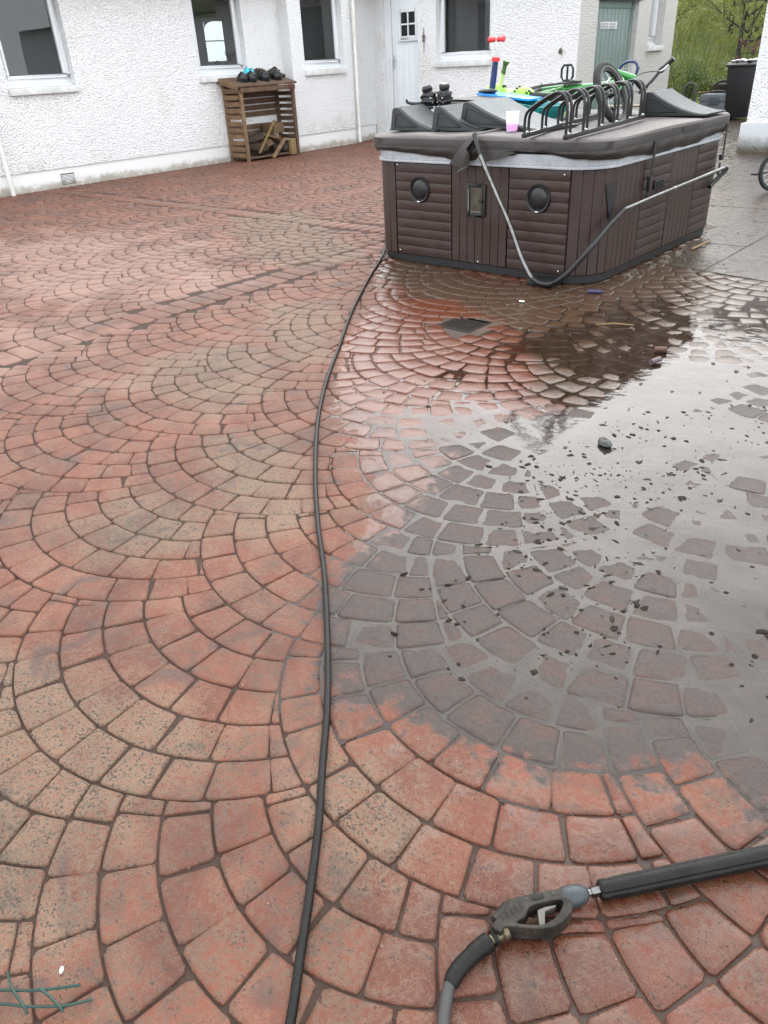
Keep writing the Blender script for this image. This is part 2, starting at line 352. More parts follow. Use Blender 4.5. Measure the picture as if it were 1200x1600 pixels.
def masks(P, tone):
    P = np.asarray(P, float)
    wet = np.maximum(region(P, G_WET, -.20, .20), np.maximum(.42*region(P, G_DAMP, -.2, .2), .62*region(P, G_GUNWET, -.15, .15)))
    silt = region(P, G_SILT, -.30, .22)
    moss = np.zeros(len(P))
    for p in G_MOSS: moss = np.maximum(moss, sstep(sdf(P, p), -.25, .15))
    pale = region(P, G_PALE, -1.1, .7); redw = region(P, G_REDW, -.3, .2); brown = region(P, G_BROWN, -.3, .25)
    A = np.stack([tone, wet, silt, moss], 1); B = np.stack([pale, redw, brown, np.ones(len(P))], 1)
    return A, B
def set_attr(me, A, B):
    for nm, D in (('yard_a', A), ('yard_b', B)):
        at = me.attributes.new(nm, 'FLOAT_COLOR', 'POINT'); at.data.foreach_set('color', np.ascontiguousarray(D, dtype=np.float32).ravel())

def yard_material(name, joint):
    m, nt, b = newmat(name); h = NT(nt); p = h.pos()
    tone, wet0, silt0, moss0 = h.attr('yard_a'); pale0, red0, brown0, _ = h.attr('yard_b')
    nbig = h.noise(p, 2.2, 3, .65); nmid = h.noise(p, 9, 3, .65); nfine = h.noise(p, 70, 3, .7); ng = h.noise(p, 330, 2, .7)
    n23 = h.noise(p, 23, 3, .6)
    def edge(mk, amt=.55, lo=.32, hi=.68, n=h.m('ADD', h.m('MULTIPLY', nmid, .6), h.m('MULTIPLY', n23, .4))): return h.ramp(h.m('ADD', mk, h.m('MULTIPLY', h.m('SUBTRACT', n, .5), amt)), lo, hi)
    wet = edge(wet0, 1.9, .36, .64); silt = edge(silt0, 1.9, .36, .64); moss = edge(moss0, 2.2, .2, 1.1, nbig); pale = edge(pale0, 2.4, .15, 1.25, nbig)
    red = edge(red0, .8); brown = edge(brown0, .9)
    if joint:
        c = h.mix(nfine, (.026, .0155, .0115), (.060, .036, .027)); c = h.mix(silt, c, (.055, .048, .043)); c = h.mix(h.m('MULTIPLY', brown, .9), c, (.070, .047, .029))
        h.L(c, b.inputs['Base Color']); h.L(h.ramp(wet, 0, 1, .85, .5), b.inputs['Roughness']); b.inputs['Specular IOR Level'].default_value = .3
        h.L(h.bump(nfine, .6, .006), b.inputs['Normal']); return m
    c = h.mix(tone, (.090, .0215, .0098), (.148, .0420, .0208))
    c = h.mix(h.ramp(nbig, .45, .62, 0, .6), c, (.172, .055, .029))
    c = h.mix(h.ramp(nbig, .52, .38, 0, .35), c, (.066, .026, .017))
    # worn sand-coloured grain showing through the red pigment
    wear = h.ramp(h.m('ADD', h.m('MULTIPLY', nmid, .55), h.m('MULTIPLY', n23, .55)), .42, .70)
    gr = h.ramp(h.m('ADD', h.m('ADD', h.m('MULTIPLY', ng, .6), h.m('MULTIPLY', nfine, .4)), h.m('MULTIPLY', h.m('ADD', wear, h.m('MULTIPLY', moss, .7)), .13)), .50, .66)
    c = h.mix(h.m('MULTIPLY', gr, h.m('MULTIPLY_ADD', moss, .25, .36)), c, (.235, .152, .096))
    # lichen film with black pits
    film = h.mix(ng, (.050, .042, .026), (.145, .118, .074))
    c = h.mix(h.m('MULTIPLY', moss, h.ramp(nfine, .38, .60, .04, .50)), c, film)
    lic = h.ramp(h.m('ADD', h.noise(p, 3.7, 3, .6), h.m('MULTIPLY', tone, .12)), .54, .68, 0, .40)
    c = h.mix(h.m('MULTIPLY', lic, h.ramp(nfine, .38, .6)), c, (.125, .092, .06))
    pn = h.noise(p, 125, 3, .75)
    pit = h.ramp(h.m('ADD', pn, h.m('MULTIPLY', h.m('SUBTRACT', h.m('ADD', n23, h.m('MULTIPLY', moss, .18)), .5), .34)), .60, .67)
    c = h.mix(h.m('MULTIPLY', pit, .9), c, (.018, .014, .011))
    smudge = h.ramp(h.noise(p, 5.5, 2, .6, .8), .58, .72, 0, .55)
    c = h.mix(smudge, c, (.052, .034, .031))
    grime = h.m('MULTIPLY', h.ramp(h.noise(p, 1.7, 5, .7, .6), .47, .66), h.ramp(h.m('ADD', h.m('MULTIPLY', n23, .5), h.m('MULTIPLY', nfine, .5)), .40, .60))
    c = h.mix(h.m('MULTIPLY', grime, .62), c, (.046, .034, .024))
    c = h.mix(h.m('MULTIPLY', pale, .62), c, (.27, .17, .135))
    white = h.ramp(h.voro(p, 42, 'F1'), .050, .03)
    c = h.mix(h.m('MULTIPLY', white, h.ramp(n23, .52, .6)), c, (.5, .47, .42))
    c = h.mix(h.m('MULTIPLY', brown, .85), c, h.mix(nfine, (.058, .037, .021), (.115, .075, .045)))
    c = h.mix(h.m('MULTIPLY', red, .85), c, h.mix(nmid, (.125, .031, .013), (.19, .06, .024)))
    sc = h.mix(nfine, (.032, .027, .025), (.080, .068, .062))
    c = h.mix(h.m('MULTIPLY', silt, h.ramp(nmid, .25, .6, .6, .95)), c, sc)
    dark = h.mix(1., c, (.66, .60, .57), 'MULTIPLY')
    c = h.mix(wet, c, dark)
    h.L(c, b.inputs['Base Color'])
    h.L(h.ramp(h.m('ADD', wet, h.m('MULTIPLY', h.m('SUBTRACT', nmid, .5), .3)), .1, .9, .60, .10), b.inputs['Roughness'])
    h.L(h.m('SUBTRACT', h.ramp(wet, 0, 1, .42, .34), h.m('MULTIPLY', silt, .09)), b.inputs['Specular IOR Level'])
    hh = h.m('ADD', h.m('MULTIPLY', h.noise(p, 42, 3, .7), 1.0), h.m('MULTIPLY', ng, .45))
    hh = h.m('ADD', hh, h.m('MULTIPLY', nmid, .9))
    h.L(h.bump(hh, h.m('ADD', h.ramp(wet, 0, 1, .80, .26), h.m('MULTIPLY', silt, .30)), .0075), b.inputs['Normal'])
    return m
M['stone'] = yard_material('stamped_red_concrete', False); M['joint'] = yard_material('dirty_joint', True)

# far ground sheet, then the yard slab on it
def soil_mat():
    m, nt, b = newmat('rough_grass_soil'); h = NT(nt); p = h.pos()
    n = h.noise(p, 1.5, 6, .7); n2 = h.noise(p, 18, 4, .7)
    c = h.mix(h.ramp(n, .4, .6), (.05, .075, .022), (.085, .11, .035)); c = h.mix(h.ramp(n2, .55, .7), c, (.10, .085, .05))
    h.L(c, b.inputs['Base Color']); b.inputs['Roughness'].default_value = .9; h.L(h.bump(n2, .8, .05), b.inputs['Normal']); return m
M['soil'] = soil_mat()
tag(link('ground', MB().add([(-300, -300, -.12), (300, -300, -.12), (300, 300, -.12), (-300, 300, -.12)], [(0, 1, 2, 3)]).mesh('ground'), 'soil'), kind='structure')
YX0, YX1, YY0, YY1 = -12.7, 6.0, -3.0, 21.0
DRAIN = (-2.985, -2.725, 3.83, 4.09)
def slab():
    xs = np.unique(np.r_[np.arange(YX0, YX1+.01, .12), DRAIN[0], DRAIN[1]]); ys = np.unique(np.r_[np.arange(YY0, YY1+.01, .12), DRAIN[2], DRAIN[3]])
    gx, gy = np.meshgrid(xs, ys); P = np.c_[gx.ravel(), gy.ravel()]; z = height(P)-.0078
    nx, ny = len(xs), len(ys); i, j = np.meshgrid(np.arange(nx-1), np.arange(ny-1)); k = (j*nx+i).ravel()
    cx = (gx[:-1, :-1]+gx[1:, 1:]).ravel()/2; cy = (gy[:-1, :-1]+gy[1:, 1:]).ravel()/2
    keep = ~((cx > DRAIN[0]) & (cx < DRAIN[1]) & (cy > DRAIN[2]) & (cy < DRAIN[3])); k = k[keep]
    me = bpy.data.meshes.new('paved_yard'); me.from_pydata(np.c_[P, z].tolist(), [], np.c_[k, k+1, k+nx+1, k+nx].tolist())
    A, B = masks(P, np.full(len(P), .5)); set_attr(me, A, B)
    return link('paved_yard', me, 'joint', None, 179)
yard = tag(slab(), kind='structure')

def to_px(P3):
    d = P3-np.array([0, 0, EYE]); c = np.stack([d@np.array(_r), d@np.array(_u), d@np.array(_f)], -1)
    w = np.maximum(c[..., 2:3], .05); return np.concatenate([600+1185*c[..., :1]/w, 800-1185*c[..., 1:2]/w], -1), c[..., 2]
FW, FP, FR = .84, .69, .714                      # fan column spacing, fan pitch, outer radius
COLX = -1.63
def clip_out(poly, c, R):
    """part of the outline outside a circle; the cut follows the circle"""
    P = np.array(poly); d = np.hypot(P[:, 0]-c[0], P[:, 1]-c[1]); ins = d < R
    if not ins.any(): return poly
    if ins.all(): return None
    n = len(P); st = [i for i in range(n) if ins[i-1] and not ins[i]]
    if not st: return None
    best = None
    for s0 in st:
        run = []; i = s0
        while not ins[i % n] and len(run) < n: run.append(i % n); i += 1
        if best is None or len(run) > len(best): best = run
    def cross(i, j):
        a, b_ = P[i], P[j]; da, db = d[i]-R, d[j]-R; t = da/(da-db); return a+(b_-a)*t
    e0 = cross(best[-1], (best[-1]+1) % n); e1 = cross((best[0]-1) % n, best[0])
    a0 = math.atan2(e0[1]-c[1], e0[0]-c[0]); a1 = math.atan2(e1[1]-c[1], e1[0]-c[0])
    da = (a1-a0+PI) % (2*PI)-PI; m = max(2, int(abs(da)*R/.03))
    arc = [(c[0]+R*math.cos(a0+da*k/m), c[1]+R*math.sin(a0+da*k/m)) for k in range(m+1)]
    return [tuple(P[i]) for i in best]+arc
def area(P): x, y = P[:, 0], P[:, 1]; return .5*abs(np.dot(x, np.roll(y, -1))-np.dot(y, np.roll(x, -1)))
def resample(poly, n, sm):
    P = np.array(poly); Q = np.vstack([P, P[:1]]); L = np.r_[0, np.cumsum(np.hypot(*np.diff(Q, axis=0).T))]
    t = np.linspace(0, L[-1], n, endpoint=False)+L[-1]/n*.5
    R = np.c_[np.interp(t, L, Q[:, 0]), np.interp(t, L, Q[:, 1])]
    return R*(1-sm)+sm*.5*(np.roll(R, 1, 0)+np.roll(R, -1, 0))
OBST = [(-4.45, -2.75, 5.3, 7.4)]
APRON = [(-2.42, 6.05), (3.2, 5.2), (3.2, 20.5), (-7.5, 20.5), (-7.5, 13.72), (-4.9, 9.6), (-2.62, 7.62)]
BANDS = [(-5.02, -4.72, -3, 21, 'y'), (-12.3, -5.02, 5.92, 6.20, 'x'), (-12.3, -12.02, -3, 13.4, 'y')]
def in_band(x, y, pad=0):
    for x0, x1, y0, y1, _ in BANDS:
        if x0-pad < x < x1+pad and y0-pad < y < y1+pad: return True
    return False
def inner_pt(cb, c1, R1, c2, R2, t):
    """foot of the radial joint on the inner arc"""
    px_, py_ = R1*math.sin(t), c1-R1*math.cos(t); dx, dy = -math.sin(t), math.cos(t)
    ox, oy = px_, py_-c2; b_ = ox*dx+oy*dy; q = b_*b_-(ox*ox+oy*oy-R2*R2)
    if q < 0: return None
    s_ = -b_-math.sqrt(q)
    return (cb+px_+dx*s_, py_+dy*s_) if s_ > 0 else None
def make_stones():
    out = []
    rnd = random.Random(5)
    OFF = {j: {0: .405, -1: .051, -2: .343}.get(j, (.37 if j % 2 == 0 else .045)+rnd.uniform(-.02, .02)) for j in range(-16, 7)}
    for j in range(-14, 5):
        cb = COLX+FW*j; off = OFF[j]
        for k in range(-4, 31):
            a0 = off+FP*k
            ctr, dep = to_px(np.array([cb, a0+.35, 0.]))
            if not (dep > .12 and -420 < ctr[0] < 1620 and ctr[1] < 2300): continue
            if not (YX0 < cb < 2.6 and -1.5 < a0 < 20): continue
            g = .0019 if dep < 2.6 else .0014
            n_up = [(cb, a0+FP+FR)]
            for s_ in (-1, 1):
                an = OFF[j+s_]+FP*math.ceil((a0-OFF[j+s_])/FP+1e-6); n_up.append((cb+s_*FW, an+FR))
            for q in range(5):
                rk = FR-.062*q; r2 = FR-.062*(q+1); c1 = a0+.138*q+rk; c2 = a0+.138*(q+1)+r2
                n = max(3, int(round(rk*3.25/.158))); sh = rnd.uniform(-.5, .5)
                bd = [(-1.63+3.26*(i+sh*.5+rnd.uniform(-.11, .11))/n) for i in range(-1, n+2)]
                for i in range(len(bd)-1):
                    f0, f1 = bd[i], bd[i+1]
                    if f1 < -1.7 or f0 > 1.7: continue
                    f0 = max(f0, -1.72); f1 = min(f1, 1.72)
                    if f1-f0 < .05: continue
                    gg = g*rnd.uniform(.75, 1.35); tw = rnd.uniform(-.02, .02)
                    o = [f0+gg/rk+(f1-f0-2*gg/rk)*t/7 for t in range(8)]; w = [f0+tw+gg/rk+(f1-f0-2*gg/rk)*t/5 for t in range(6)]
                    R1, R2 = rk-gg, r2+gg
                    if R1*(1)-R2 < -.2: continue
                    A = [(cb+R1*math.sin(t), c1-R1*math.cos(t)) for t in o]; Bp = [inner_pt(cb, c1, R1, c2, R2, t) for t in w[::-1]]
                    if any(q_ is None for q_ in Bp): continue
                    sA, sB = A[-1], Bp[0]; eA, eB = Bp[-1], A[0]
                    mid = lambda p, s_: [(p[0]+(s_[0]-p[0])*t, p[1]+(s_[1]-p[1])*t) for t in (.25, .5, .75)]
                    poly = A+mid(sA, sB)+Bp+mid(eA, eB)
                    for c in n_up:
                        poly = clip_out(poly, c, FR+g*.8)
                        if poly is None: break
                    if poly is None: continue
                    P = np.array(poly); ar = area(P)
                    if ar < .0004: continue
                    cx, cy = P.mean(0)
                    if in_band(cx, cy, .03): continue
                    if any(x0 < cx < x1 and y0 < cy < y1 for x0, x1, y0, y1 in OBST): continue
                    if a0 > 4.5 and sdf(np.array([[cx, cy]]), APRON)[0] > -.03: continue
                    if DRAIN[0]-.05 < cx < DRAIN[1]+.05 and DRAIN[2]-.05 < cy < DRAIN[3]+.05: continue
                    out.append(poly)
    for x0, x1, y0, y1, ax in BANDS:
        t = (y0 if ax == 'y' else x0); end = (y1 if ax == 'y' else x1)
        while t < end-.1:
            L = rnd.uniform(.125, .16); g = .0035
            b_ = (x0+g, t+g, x1-g, t+L-g) if ax == 'y' else (t+g, y0+g, t+L-g, y1-g)
            cx, cy = (b_[0]+b_[2])/2, (b_[1]+b_[3])/2; t += L
            if ax == 'y' and x0 > -12 and 5.9 < cy < 6.2: pass
            ctr, dep = to_px(np.array([cx, cy, 0.]))
            if not (dep > .3 and -300 < ctr[0] < 1500): continue
            P = []
            cs = [(b_[0], b_[1]), (b_[2], b_[1]), (b_[2], b_[3]), (b_[0], b_[3])]
            for i in range(4):
                a, c = cs[i], cs[(i+1) % 4]; P += [(a[0]+(c[0]-a[0])*s_, a[1]+(c[1]-a[1])*s_) for s_ in (0, .25, .5, .75)]
            out.append(P)
    return out
STONES = make_stones()
cen = np.array([np.mean(p, axis=0) for p in STONES])
_px, _dp = to_px(np.c_[cen, np.zeros(len(cen))])
def pxarea(p):
    q, d = to_px(np.c_[np.array(p), np.zeros(len(p))]); q = np.clip(q, [-0, -0], [1200, 1600]); return area(q)
infr = (_px[:, 0] > -60) & (_px[:, 0] < 1260) & (_px[:, 1] < 1680) & (_dp > .1)
ar_ = np.array([pxarea(STONES[i]) if infr[i] and _dp[i] < 4 else 0 for i in range(len(STONES))])
BIG = set(np.argsort(-ar_)[:300].tolist())
def stone_geo(poly, lod, rr):
    n = {0: 26, 1: 16, 2: 10}[lod]
    R = resample(poly, n, .12 if lod < 2 else .06); c = R.mean(0); d = R-c; L = np.hypot(d[:, 0], d[:, 1])[:, None]
    ins = lambda k: c+d*(1-np.minimum(k/L, .8))
    if lod == 2: rings = [(R, -.0110), (ins(.005), 0.)]
    elif lod == 1: rings = [(R, -.0125), (ins(.0022), -.0030), (ins(.010), -.0006), (ins(.038), .0008)]
    else: rings = [(R, -.0135), (ins(.0012), -.0050), (ins(.0034), -.0018), (ins(.012), -.0005), (ins(.034), .0006), (ins(.056), .0012)]
    V = []; Z = []
    jz = rr.normal(0, .0011); tx, ty = rr.normal(0, .0055, 2)
    for P, z in rings:
        V.append(P); zz = np.full(len(P), z+jz)+(P-c)@np.array([tx, ty])
        if lod < 2 and z > -.004:       # crown by distance from the stone's own edge, so wet islands come out rounded
            e_ = np.roll(R, -1, 0)-R; q_ = P[:, None]-R[None]; t_ = np.clip((q_*e_).sum(2)/np.maximum((e_*e_).sum(1), 1e-9), 0, 1)
            dd = np.sqrt(((q_-t_[..., None]*e_)**2).sum(2)).min(1); zz = zz-z-.0030+.0048*(1-np.exp(-dd/.016))
        if z > -.006: zz = zz+(vnoise(P, 14.)-.5)*.0030+(vnoise(P, 41.)-.5)*.0014
        Z.append(zz)
    V.append(c[None]); Z.append(np.array([jz+.0019]))
    V = np.vstack(V); Z = np.concatenate(Z); F = []
    for r in range(len(rings)-1):
        for i in range(n): F.append((r*n+i, r*n+(i+1) % n, (r+1)*n+(i+1) % n, (r+1)*n+i))
    k = (len(rings)-1)*n; ci = len(rings)*n
    F += [(k+i, k+(i+1) % n, ci) for i in range(n)]
    a2 = np.dot(R[:, 0], np.roll(R[:, 1], -1))-np.dot(R[:, 1], np.roll(R[:, 0], -1))
    if a2 < 0: F = [f[::-1] for f in F]
    return V, Z, F
bulk = {'V': [], 'Z': [], 'T': [], 'F': [], 'k': 0}
for si, poly in enumerate(STONES):
    big = si in BIG; lod = 0 if big else (1 if _dp[si] < 6.5 else 2)
    V, Z, F = stone_geo(poly, lod, NPR); T = np.full(len(V), NPR.rand())
    if big:
        z = Z+height(V); A, B = masks(V, T); c = np.r_[V.mean(0), 0]
        me = bpy.data.meshes.new('paving_stone'); me.from_pydata((np.c_[V, z]-c).tolist(), [], F); set_attr(me, A, B)
        o = link('paving_stone', me, 'stone', yard, 179); o.location = c
    else:
        bulk['V'].append(V); bulk['Z'].append(Z); bulk['T'].append(T); k = bulk['k']
        bulk['F'] += [tuple(i+k for i in f) for f in F]; bulk['k'] += len(V)
V = np.vstack(bulk['V']); Z = np.concatenate(bulk['Z'])+height(V); A, B = masks(V, np.concatenate(bulk['T']))
me = bpy.data.meshes.new('paving_stones'); me.from_pydata(np.c_[V, Z].tolist(), [], bulk['F']); set_attr(me, A, B)
tag(link('paving_stones', me, 'stone', yard, 179), kind='stuff')

# standing water, level, silty
def water_mat():
    m = bpy.data.materials.new('silty_water'); m.use_nodes = True; nt = m.node_tree; nt.nodes.clear(); h = NT(nt); p = h.pos()
    tone, wet0, silt0, moss0 = h.attr('yard_a'); _, red0, brown0, _ = h.attr('yard_b')
    n = h.noise(p, 3.5, 4, .6); n2 = h.noise(p, 14, 4, .65)
    dcol = h.mix(h.ramp(n, .35, .65), (.062, .050, .041), (.125, .106, .090)); dcol = h.mix(h.m('MULTIPLY', brown0, .7), dcol, (.07, .046, .028))
    d = h.n('ShaderNodeBsdfDiffuse'); h.L(dcol, d.inputs[0])
    t = h.n('ShaderNodeBsdfTransparent'); t.inputs[0].default_value = (.86, .80, .74, 1)
    op = h.m('ADD', h.ramp(h.m('ADD', silt0, h.m('MULTIPLY', h.m('SUBTRACT', n2, .5), .5)), .2, .9, .05, .36), 0)
    mx = h.n('ShaderNodeMixShader'); h.L(op, mx.inputs[0]); h.L(t.outputs[0], mx.inputs[1]); h.L(d.outputs[0], mx.inputs[2])
    g = h.n('ShaderNodeBsdfGlossy'); g.inputs['Roughness'].default_value = .035
    bmp = h.bump(h.m('ADD', h.m('MULTIPLY', h.noise(p, 7, 2, .5), 1.), h.m('MULTIPLY', h.noise(p, 38, 3, .6), .12)), 0.19, .012)
    h.L(bmp, g.inputs['Normal'])
    f = h.n('ShaderNodeFresnel'); f.inputs[0].default_value = 1.38; h.L(bmp, f.inputs['Normal'])
    x = h.n('ShaderNodeMixShader'); h.L(f.outputs[0], x.inputs[0]); h.L(mx.outputs[0], x.inputs[1]); h.L(g.outputs[0], x.inputs[2])
    o = h.n('ShaderNodeOutputMaterial'); h.L(x.outputs[0], o.inputs[0]); return m
M['water'] = water_mat()
def puddle():
    s = .07; xs = np.arange(-3.2, .6, s); ys = np.arange(.6, 6.9, s); gx, gy = np.meshgrid(xs, ys); P = np.c_[gx.ravel(), gy.ravel()]
    d = sdf(P, G_PUD[0]).reshape(gx.shape); ok = np.maximum(np.maximum(d[:-1, :-1], d[1:, :-1]), np.maximum(d[:-1, 1:], d[1:, 1:])) > -.12
    j, i = np.nonzero(ok); nx = len(xs); k = j*nx+i
    cx, cy = gx[j, i]+s/2, gy[j, i]+s/2
    kp = ~((cx > DRAIN[0]-.05) & (cx < DRAIN[1]+.05) & (cy > DRAIN[2]-.05) & (cy < DRAIN[3]+.05)); k = k[kp]
    me = bpy.data.meshes.new('puddle'); F = np.c_[k, k+1, k+nx+1, k+nx]; used, inv = np.unique(F, return_inverse=True)
    Q = P[used]; me.from_pydata(np.c_[Q, np.full(len(Q), ZW)].tolist(), [], inv.reshape(-1, 4).tolist()); A, B = masks(Q, np.full(len(Q), .5)); set_attr(me, A, B)
    return link('puddle', me, 'water', None, 179)
tag(puddle(), kind='structure')

# plain brushed concrete apron beyond the fans, cut into big bays
def apron_mat():
    m, nt, b = newmat('wet_brown_concrete'); h = NT(nt); p = h.pos()
    n = h.noise(p, 1.3, 4, .65); n2 = h.noise(p, 11, 4, .7); n3 = h.noise(p, 60, 3, .7)
    c = h.mix(h.ramp(n, .38, .62), (.034, .0225, .0145), (.060, .041, .027)); c = h.mix(h.ramp(n2, .50, .70, 0, .7), c, (.027, .019, .013)); c = h.mix(h.ramp(n3, .56, .70, 0, .5), c, (.095, .072, .052))
    h.L(c, b.inputs['Base Color']); h.L(h.ramp(n2, .35, .62, .10, .48), b.inputs['Roughness']); b.inputs['Specular IOR Level'].default_value = .32
    h.L(h.bump(h.m('ADD', h.m('MULTIPLY', n2, 1.), h.m('MULTIPLY', n3, .35)), .45, .012), b.inputs['Normal']); return m
M['apron'] = apron_mat()
def clip_half(P, ax, lim, sgn):
    out = []
    for i in range(len(P)):
        a, b = P[i], P[(i+1) % len(P)]; da, db = sgn*(a[ax]-lim), sgn*(b[ax]-lim)
        if da >= 0: out.append(a)
        if da*db < 0: t = da/(da-db); out.append((a[0]+(b[0]-a[0])*t, a[1]+(b[1]-a[1])*t))
    return out
ap = MB(); ap.prism(APRON, lambda u, w, d: (u, w, d), -.03, -.0085); apo = tag(ap.go('concrete_apron', 'joint'), kind='structure')
A_, B_ = masks(np.array([v.co[:2] for v in apo.data.vertices]), np.full(len(apo.data.vertices), .5)); set_attr(apo.data, A_, B_)
for ix in range(6):
    for iy in range(9):
        x0, x1 = -7.5+ix*1.8, -7.5+(ix+1)*1.8; y0, y1 = 5.2+iy*1.75+(.5 if ix % 2 else 0), 5.2+(iy+1)*1.75+(.5 if ix % 2 else 0); P = APRON
        for a_, l_, s_ in ((0, x0+.006, 1), (0, x1-.006, -1), (1, y0+.006, 1), (1, y1-.006, -1)):
            if len(P) > 2: P = clip_half(P, a_, l_, s_)
        if len(P) > 2:
            mb = MB(); mb.prism(P, lambda u, w, d: (u, w, d), -.0084, random.uniform(-.003, .001)); mb.go('concrete_bay', 'apron', apo, .003, 1)

# ================================================================== THE HOUSE
class Fr:
    """wall frame: u along the wall, d outwards"""
    def __init__(s, axis, c): s.axis, s.c = axis, c
    def p(s, u, z, d=0): return (s.c+d, u, z) if s.axis == 'X' else (u, s.c-d, z)
    def box(s, mb, u0, u1, z0, z1, d0, d1): return mb.box(s.p(u0, z0, d0), s.p(u1, z1, d1))
def wall_face(F, u0, u1, z0, z1, holes, depth=.20, ends=(1, 1)):
    mb = MB(); us = sorted({u0, u1, *[h[0] for h in holes], *[h[1] for h in holes]}); zs = sorted({z0, z1, *[max(z0, h[2]) for h in holes], *[min(z1, h[3]) for h in holes]})
    for a, b in zip(us, us[1:]):
        for c, d in zip(zs, zs[1:]):
            if any(h[0] <= (a+b)/2 <= h[1] and h[2] <= (c+d)/2 <= h[3] for h in holes): continue
            mb.add([F.p(a, c), F.p(b, c), F.p(b, d), F.p(a, d)], [(0, 1, 2, 3)])
    for a, b, c, d in holes:
        for q in ([(a, c), (a, d)], [(b, c), (b, d)], [(a, d), (b, d)], [(a, c), (b, c)]):
            mb.add([F.p(*q[0]), F.p(*q[1]), F.p(*q[1], -depth), F.p(*q[0], -depth)], [(0, 1, 2, 3)])
    for u in [q for q, k in zip((u0, u1), ends) if k]: mb.add([F.p(u, z0), F.p(u, z1), F.p(u, z1, -depth), F.p(u, z0, -depth)], [(0, 1, 2, 3)])
    mb.add([F.p(u0, z0), F.p(u1, z0), F.p(u1, z0, -depth), F.p(u0, z0, -depth)], [(0, 1, 2, 3)])
    return mb
house = empty('white_house', (-12.3, 9, 0), 'white roughcast house round two sides of the yard, with white doors and windows', 'house')
EAVE = 2.85
FA, FB, FC, FD, FE = Fr('X', -12.28), Fr('X', -12.03), Fr('X', -12.28), Fr('Y', 13.77), Fr('X', -7.56)
W1, W2 = (5.86, 6.92, 1.36, 2.62), (9.27, 10.33, 1.36, 2.62)
W3 = (11.52, 12.60, 1.36, 2.62); W4 = (-10.64, -9.36, 1.37, 2.62); WD = (-12.03, -11.10, .02, 2.62)
GD = (14.40, 15.98, .02, 2.20); W5 = (16.52, 17.16, 1.45, 2.55)
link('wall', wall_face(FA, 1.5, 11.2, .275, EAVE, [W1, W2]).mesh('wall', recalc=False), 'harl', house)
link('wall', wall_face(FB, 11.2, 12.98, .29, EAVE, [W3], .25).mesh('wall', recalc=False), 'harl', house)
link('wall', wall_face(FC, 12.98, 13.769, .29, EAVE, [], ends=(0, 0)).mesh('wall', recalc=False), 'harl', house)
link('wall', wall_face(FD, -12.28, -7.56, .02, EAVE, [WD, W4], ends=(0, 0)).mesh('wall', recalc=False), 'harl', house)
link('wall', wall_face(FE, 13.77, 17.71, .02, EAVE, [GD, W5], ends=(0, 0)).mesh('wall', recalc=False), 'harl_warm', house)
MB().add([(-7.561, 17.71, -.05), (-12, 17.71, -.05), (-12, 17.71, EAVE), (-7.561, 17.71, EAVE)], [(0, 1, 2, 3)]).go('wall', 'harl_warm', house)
for F, a, b, t in ((FA, 1.5, 11.2, .285), (FB, 11.19, 12.98, .30), (FC, 12.98, 13.76, .30)):
    mb = MB(); F.box(mb, a, b, -.06, t, -.2, -.022); mb.go('plinth', 'plinth', house, .004)
def window(F, h, parent, mull=None, rec=.115, room=2.2, holes=None, curtain=None, sill=True, left_only=False):
    u0, u1, z0, z1 = h; mb = MB(); fw = .085; g0 = z0+.155
    bars = [(u0, u1, z0+.052, g0), (u0, u0+fw, g0, z1-fw), (u1-fw, u1, g0, z1-fw), (u0, u1, z1-fw, z1)]
    for a, b, c, d in bars: F.box(mb, a+.001, b-.001, c, d, -rec-.07, -rec)
    w = mb.go('window', 'upvc', parent, .007)
    mb = MB()
    for a, b, c, d in [(u0+fw-.02, u1-fw+.02, g0-.03, g0+.018), (u0+fw-.02, u0+fw+.022, g0+.018, z1-fw), (u1-fw-.022, u1-fw+.02, g0+.018, z1-fw)]: F.box(mb, a, b, c, d, -rec-.05, -rec+.014)
    mb.go('sash', 'upvc', w, .006)
    mb = MB(); F.box(mb, u0+.002, u1-.002, z0+.018, z0+.051, -rec-.02, -rec+.035); mb.go('sill_nose', 'upvc', w, .006)
    mb = MB(); mb.add([F.p(u0+.06, g0-.01, -rec-.028), F.p(u1-.06, g0-.01, -rec-.028), F.p(u1-.06, z1-.05, -rec-.028), F.p(u0+.06, z1-.05, -rec-.028)], [(0, 1, 2, 3)]); mb.go('pane', 'glass', w)
    if sill:
        mb = MB(); F.box(mb, u0-.02, u1+.02, z0-.075, z0+.017, -.12, .055); mb.go('stone_sill', 'sill', w, .01)
    return w
w1 = window(FA, W1, house); w2 = window(FA, W2, house); w3 = window(FB, W3, house); w4 = window(FD, W4, house); w5 = window(FE, W5, house, rec=.15)
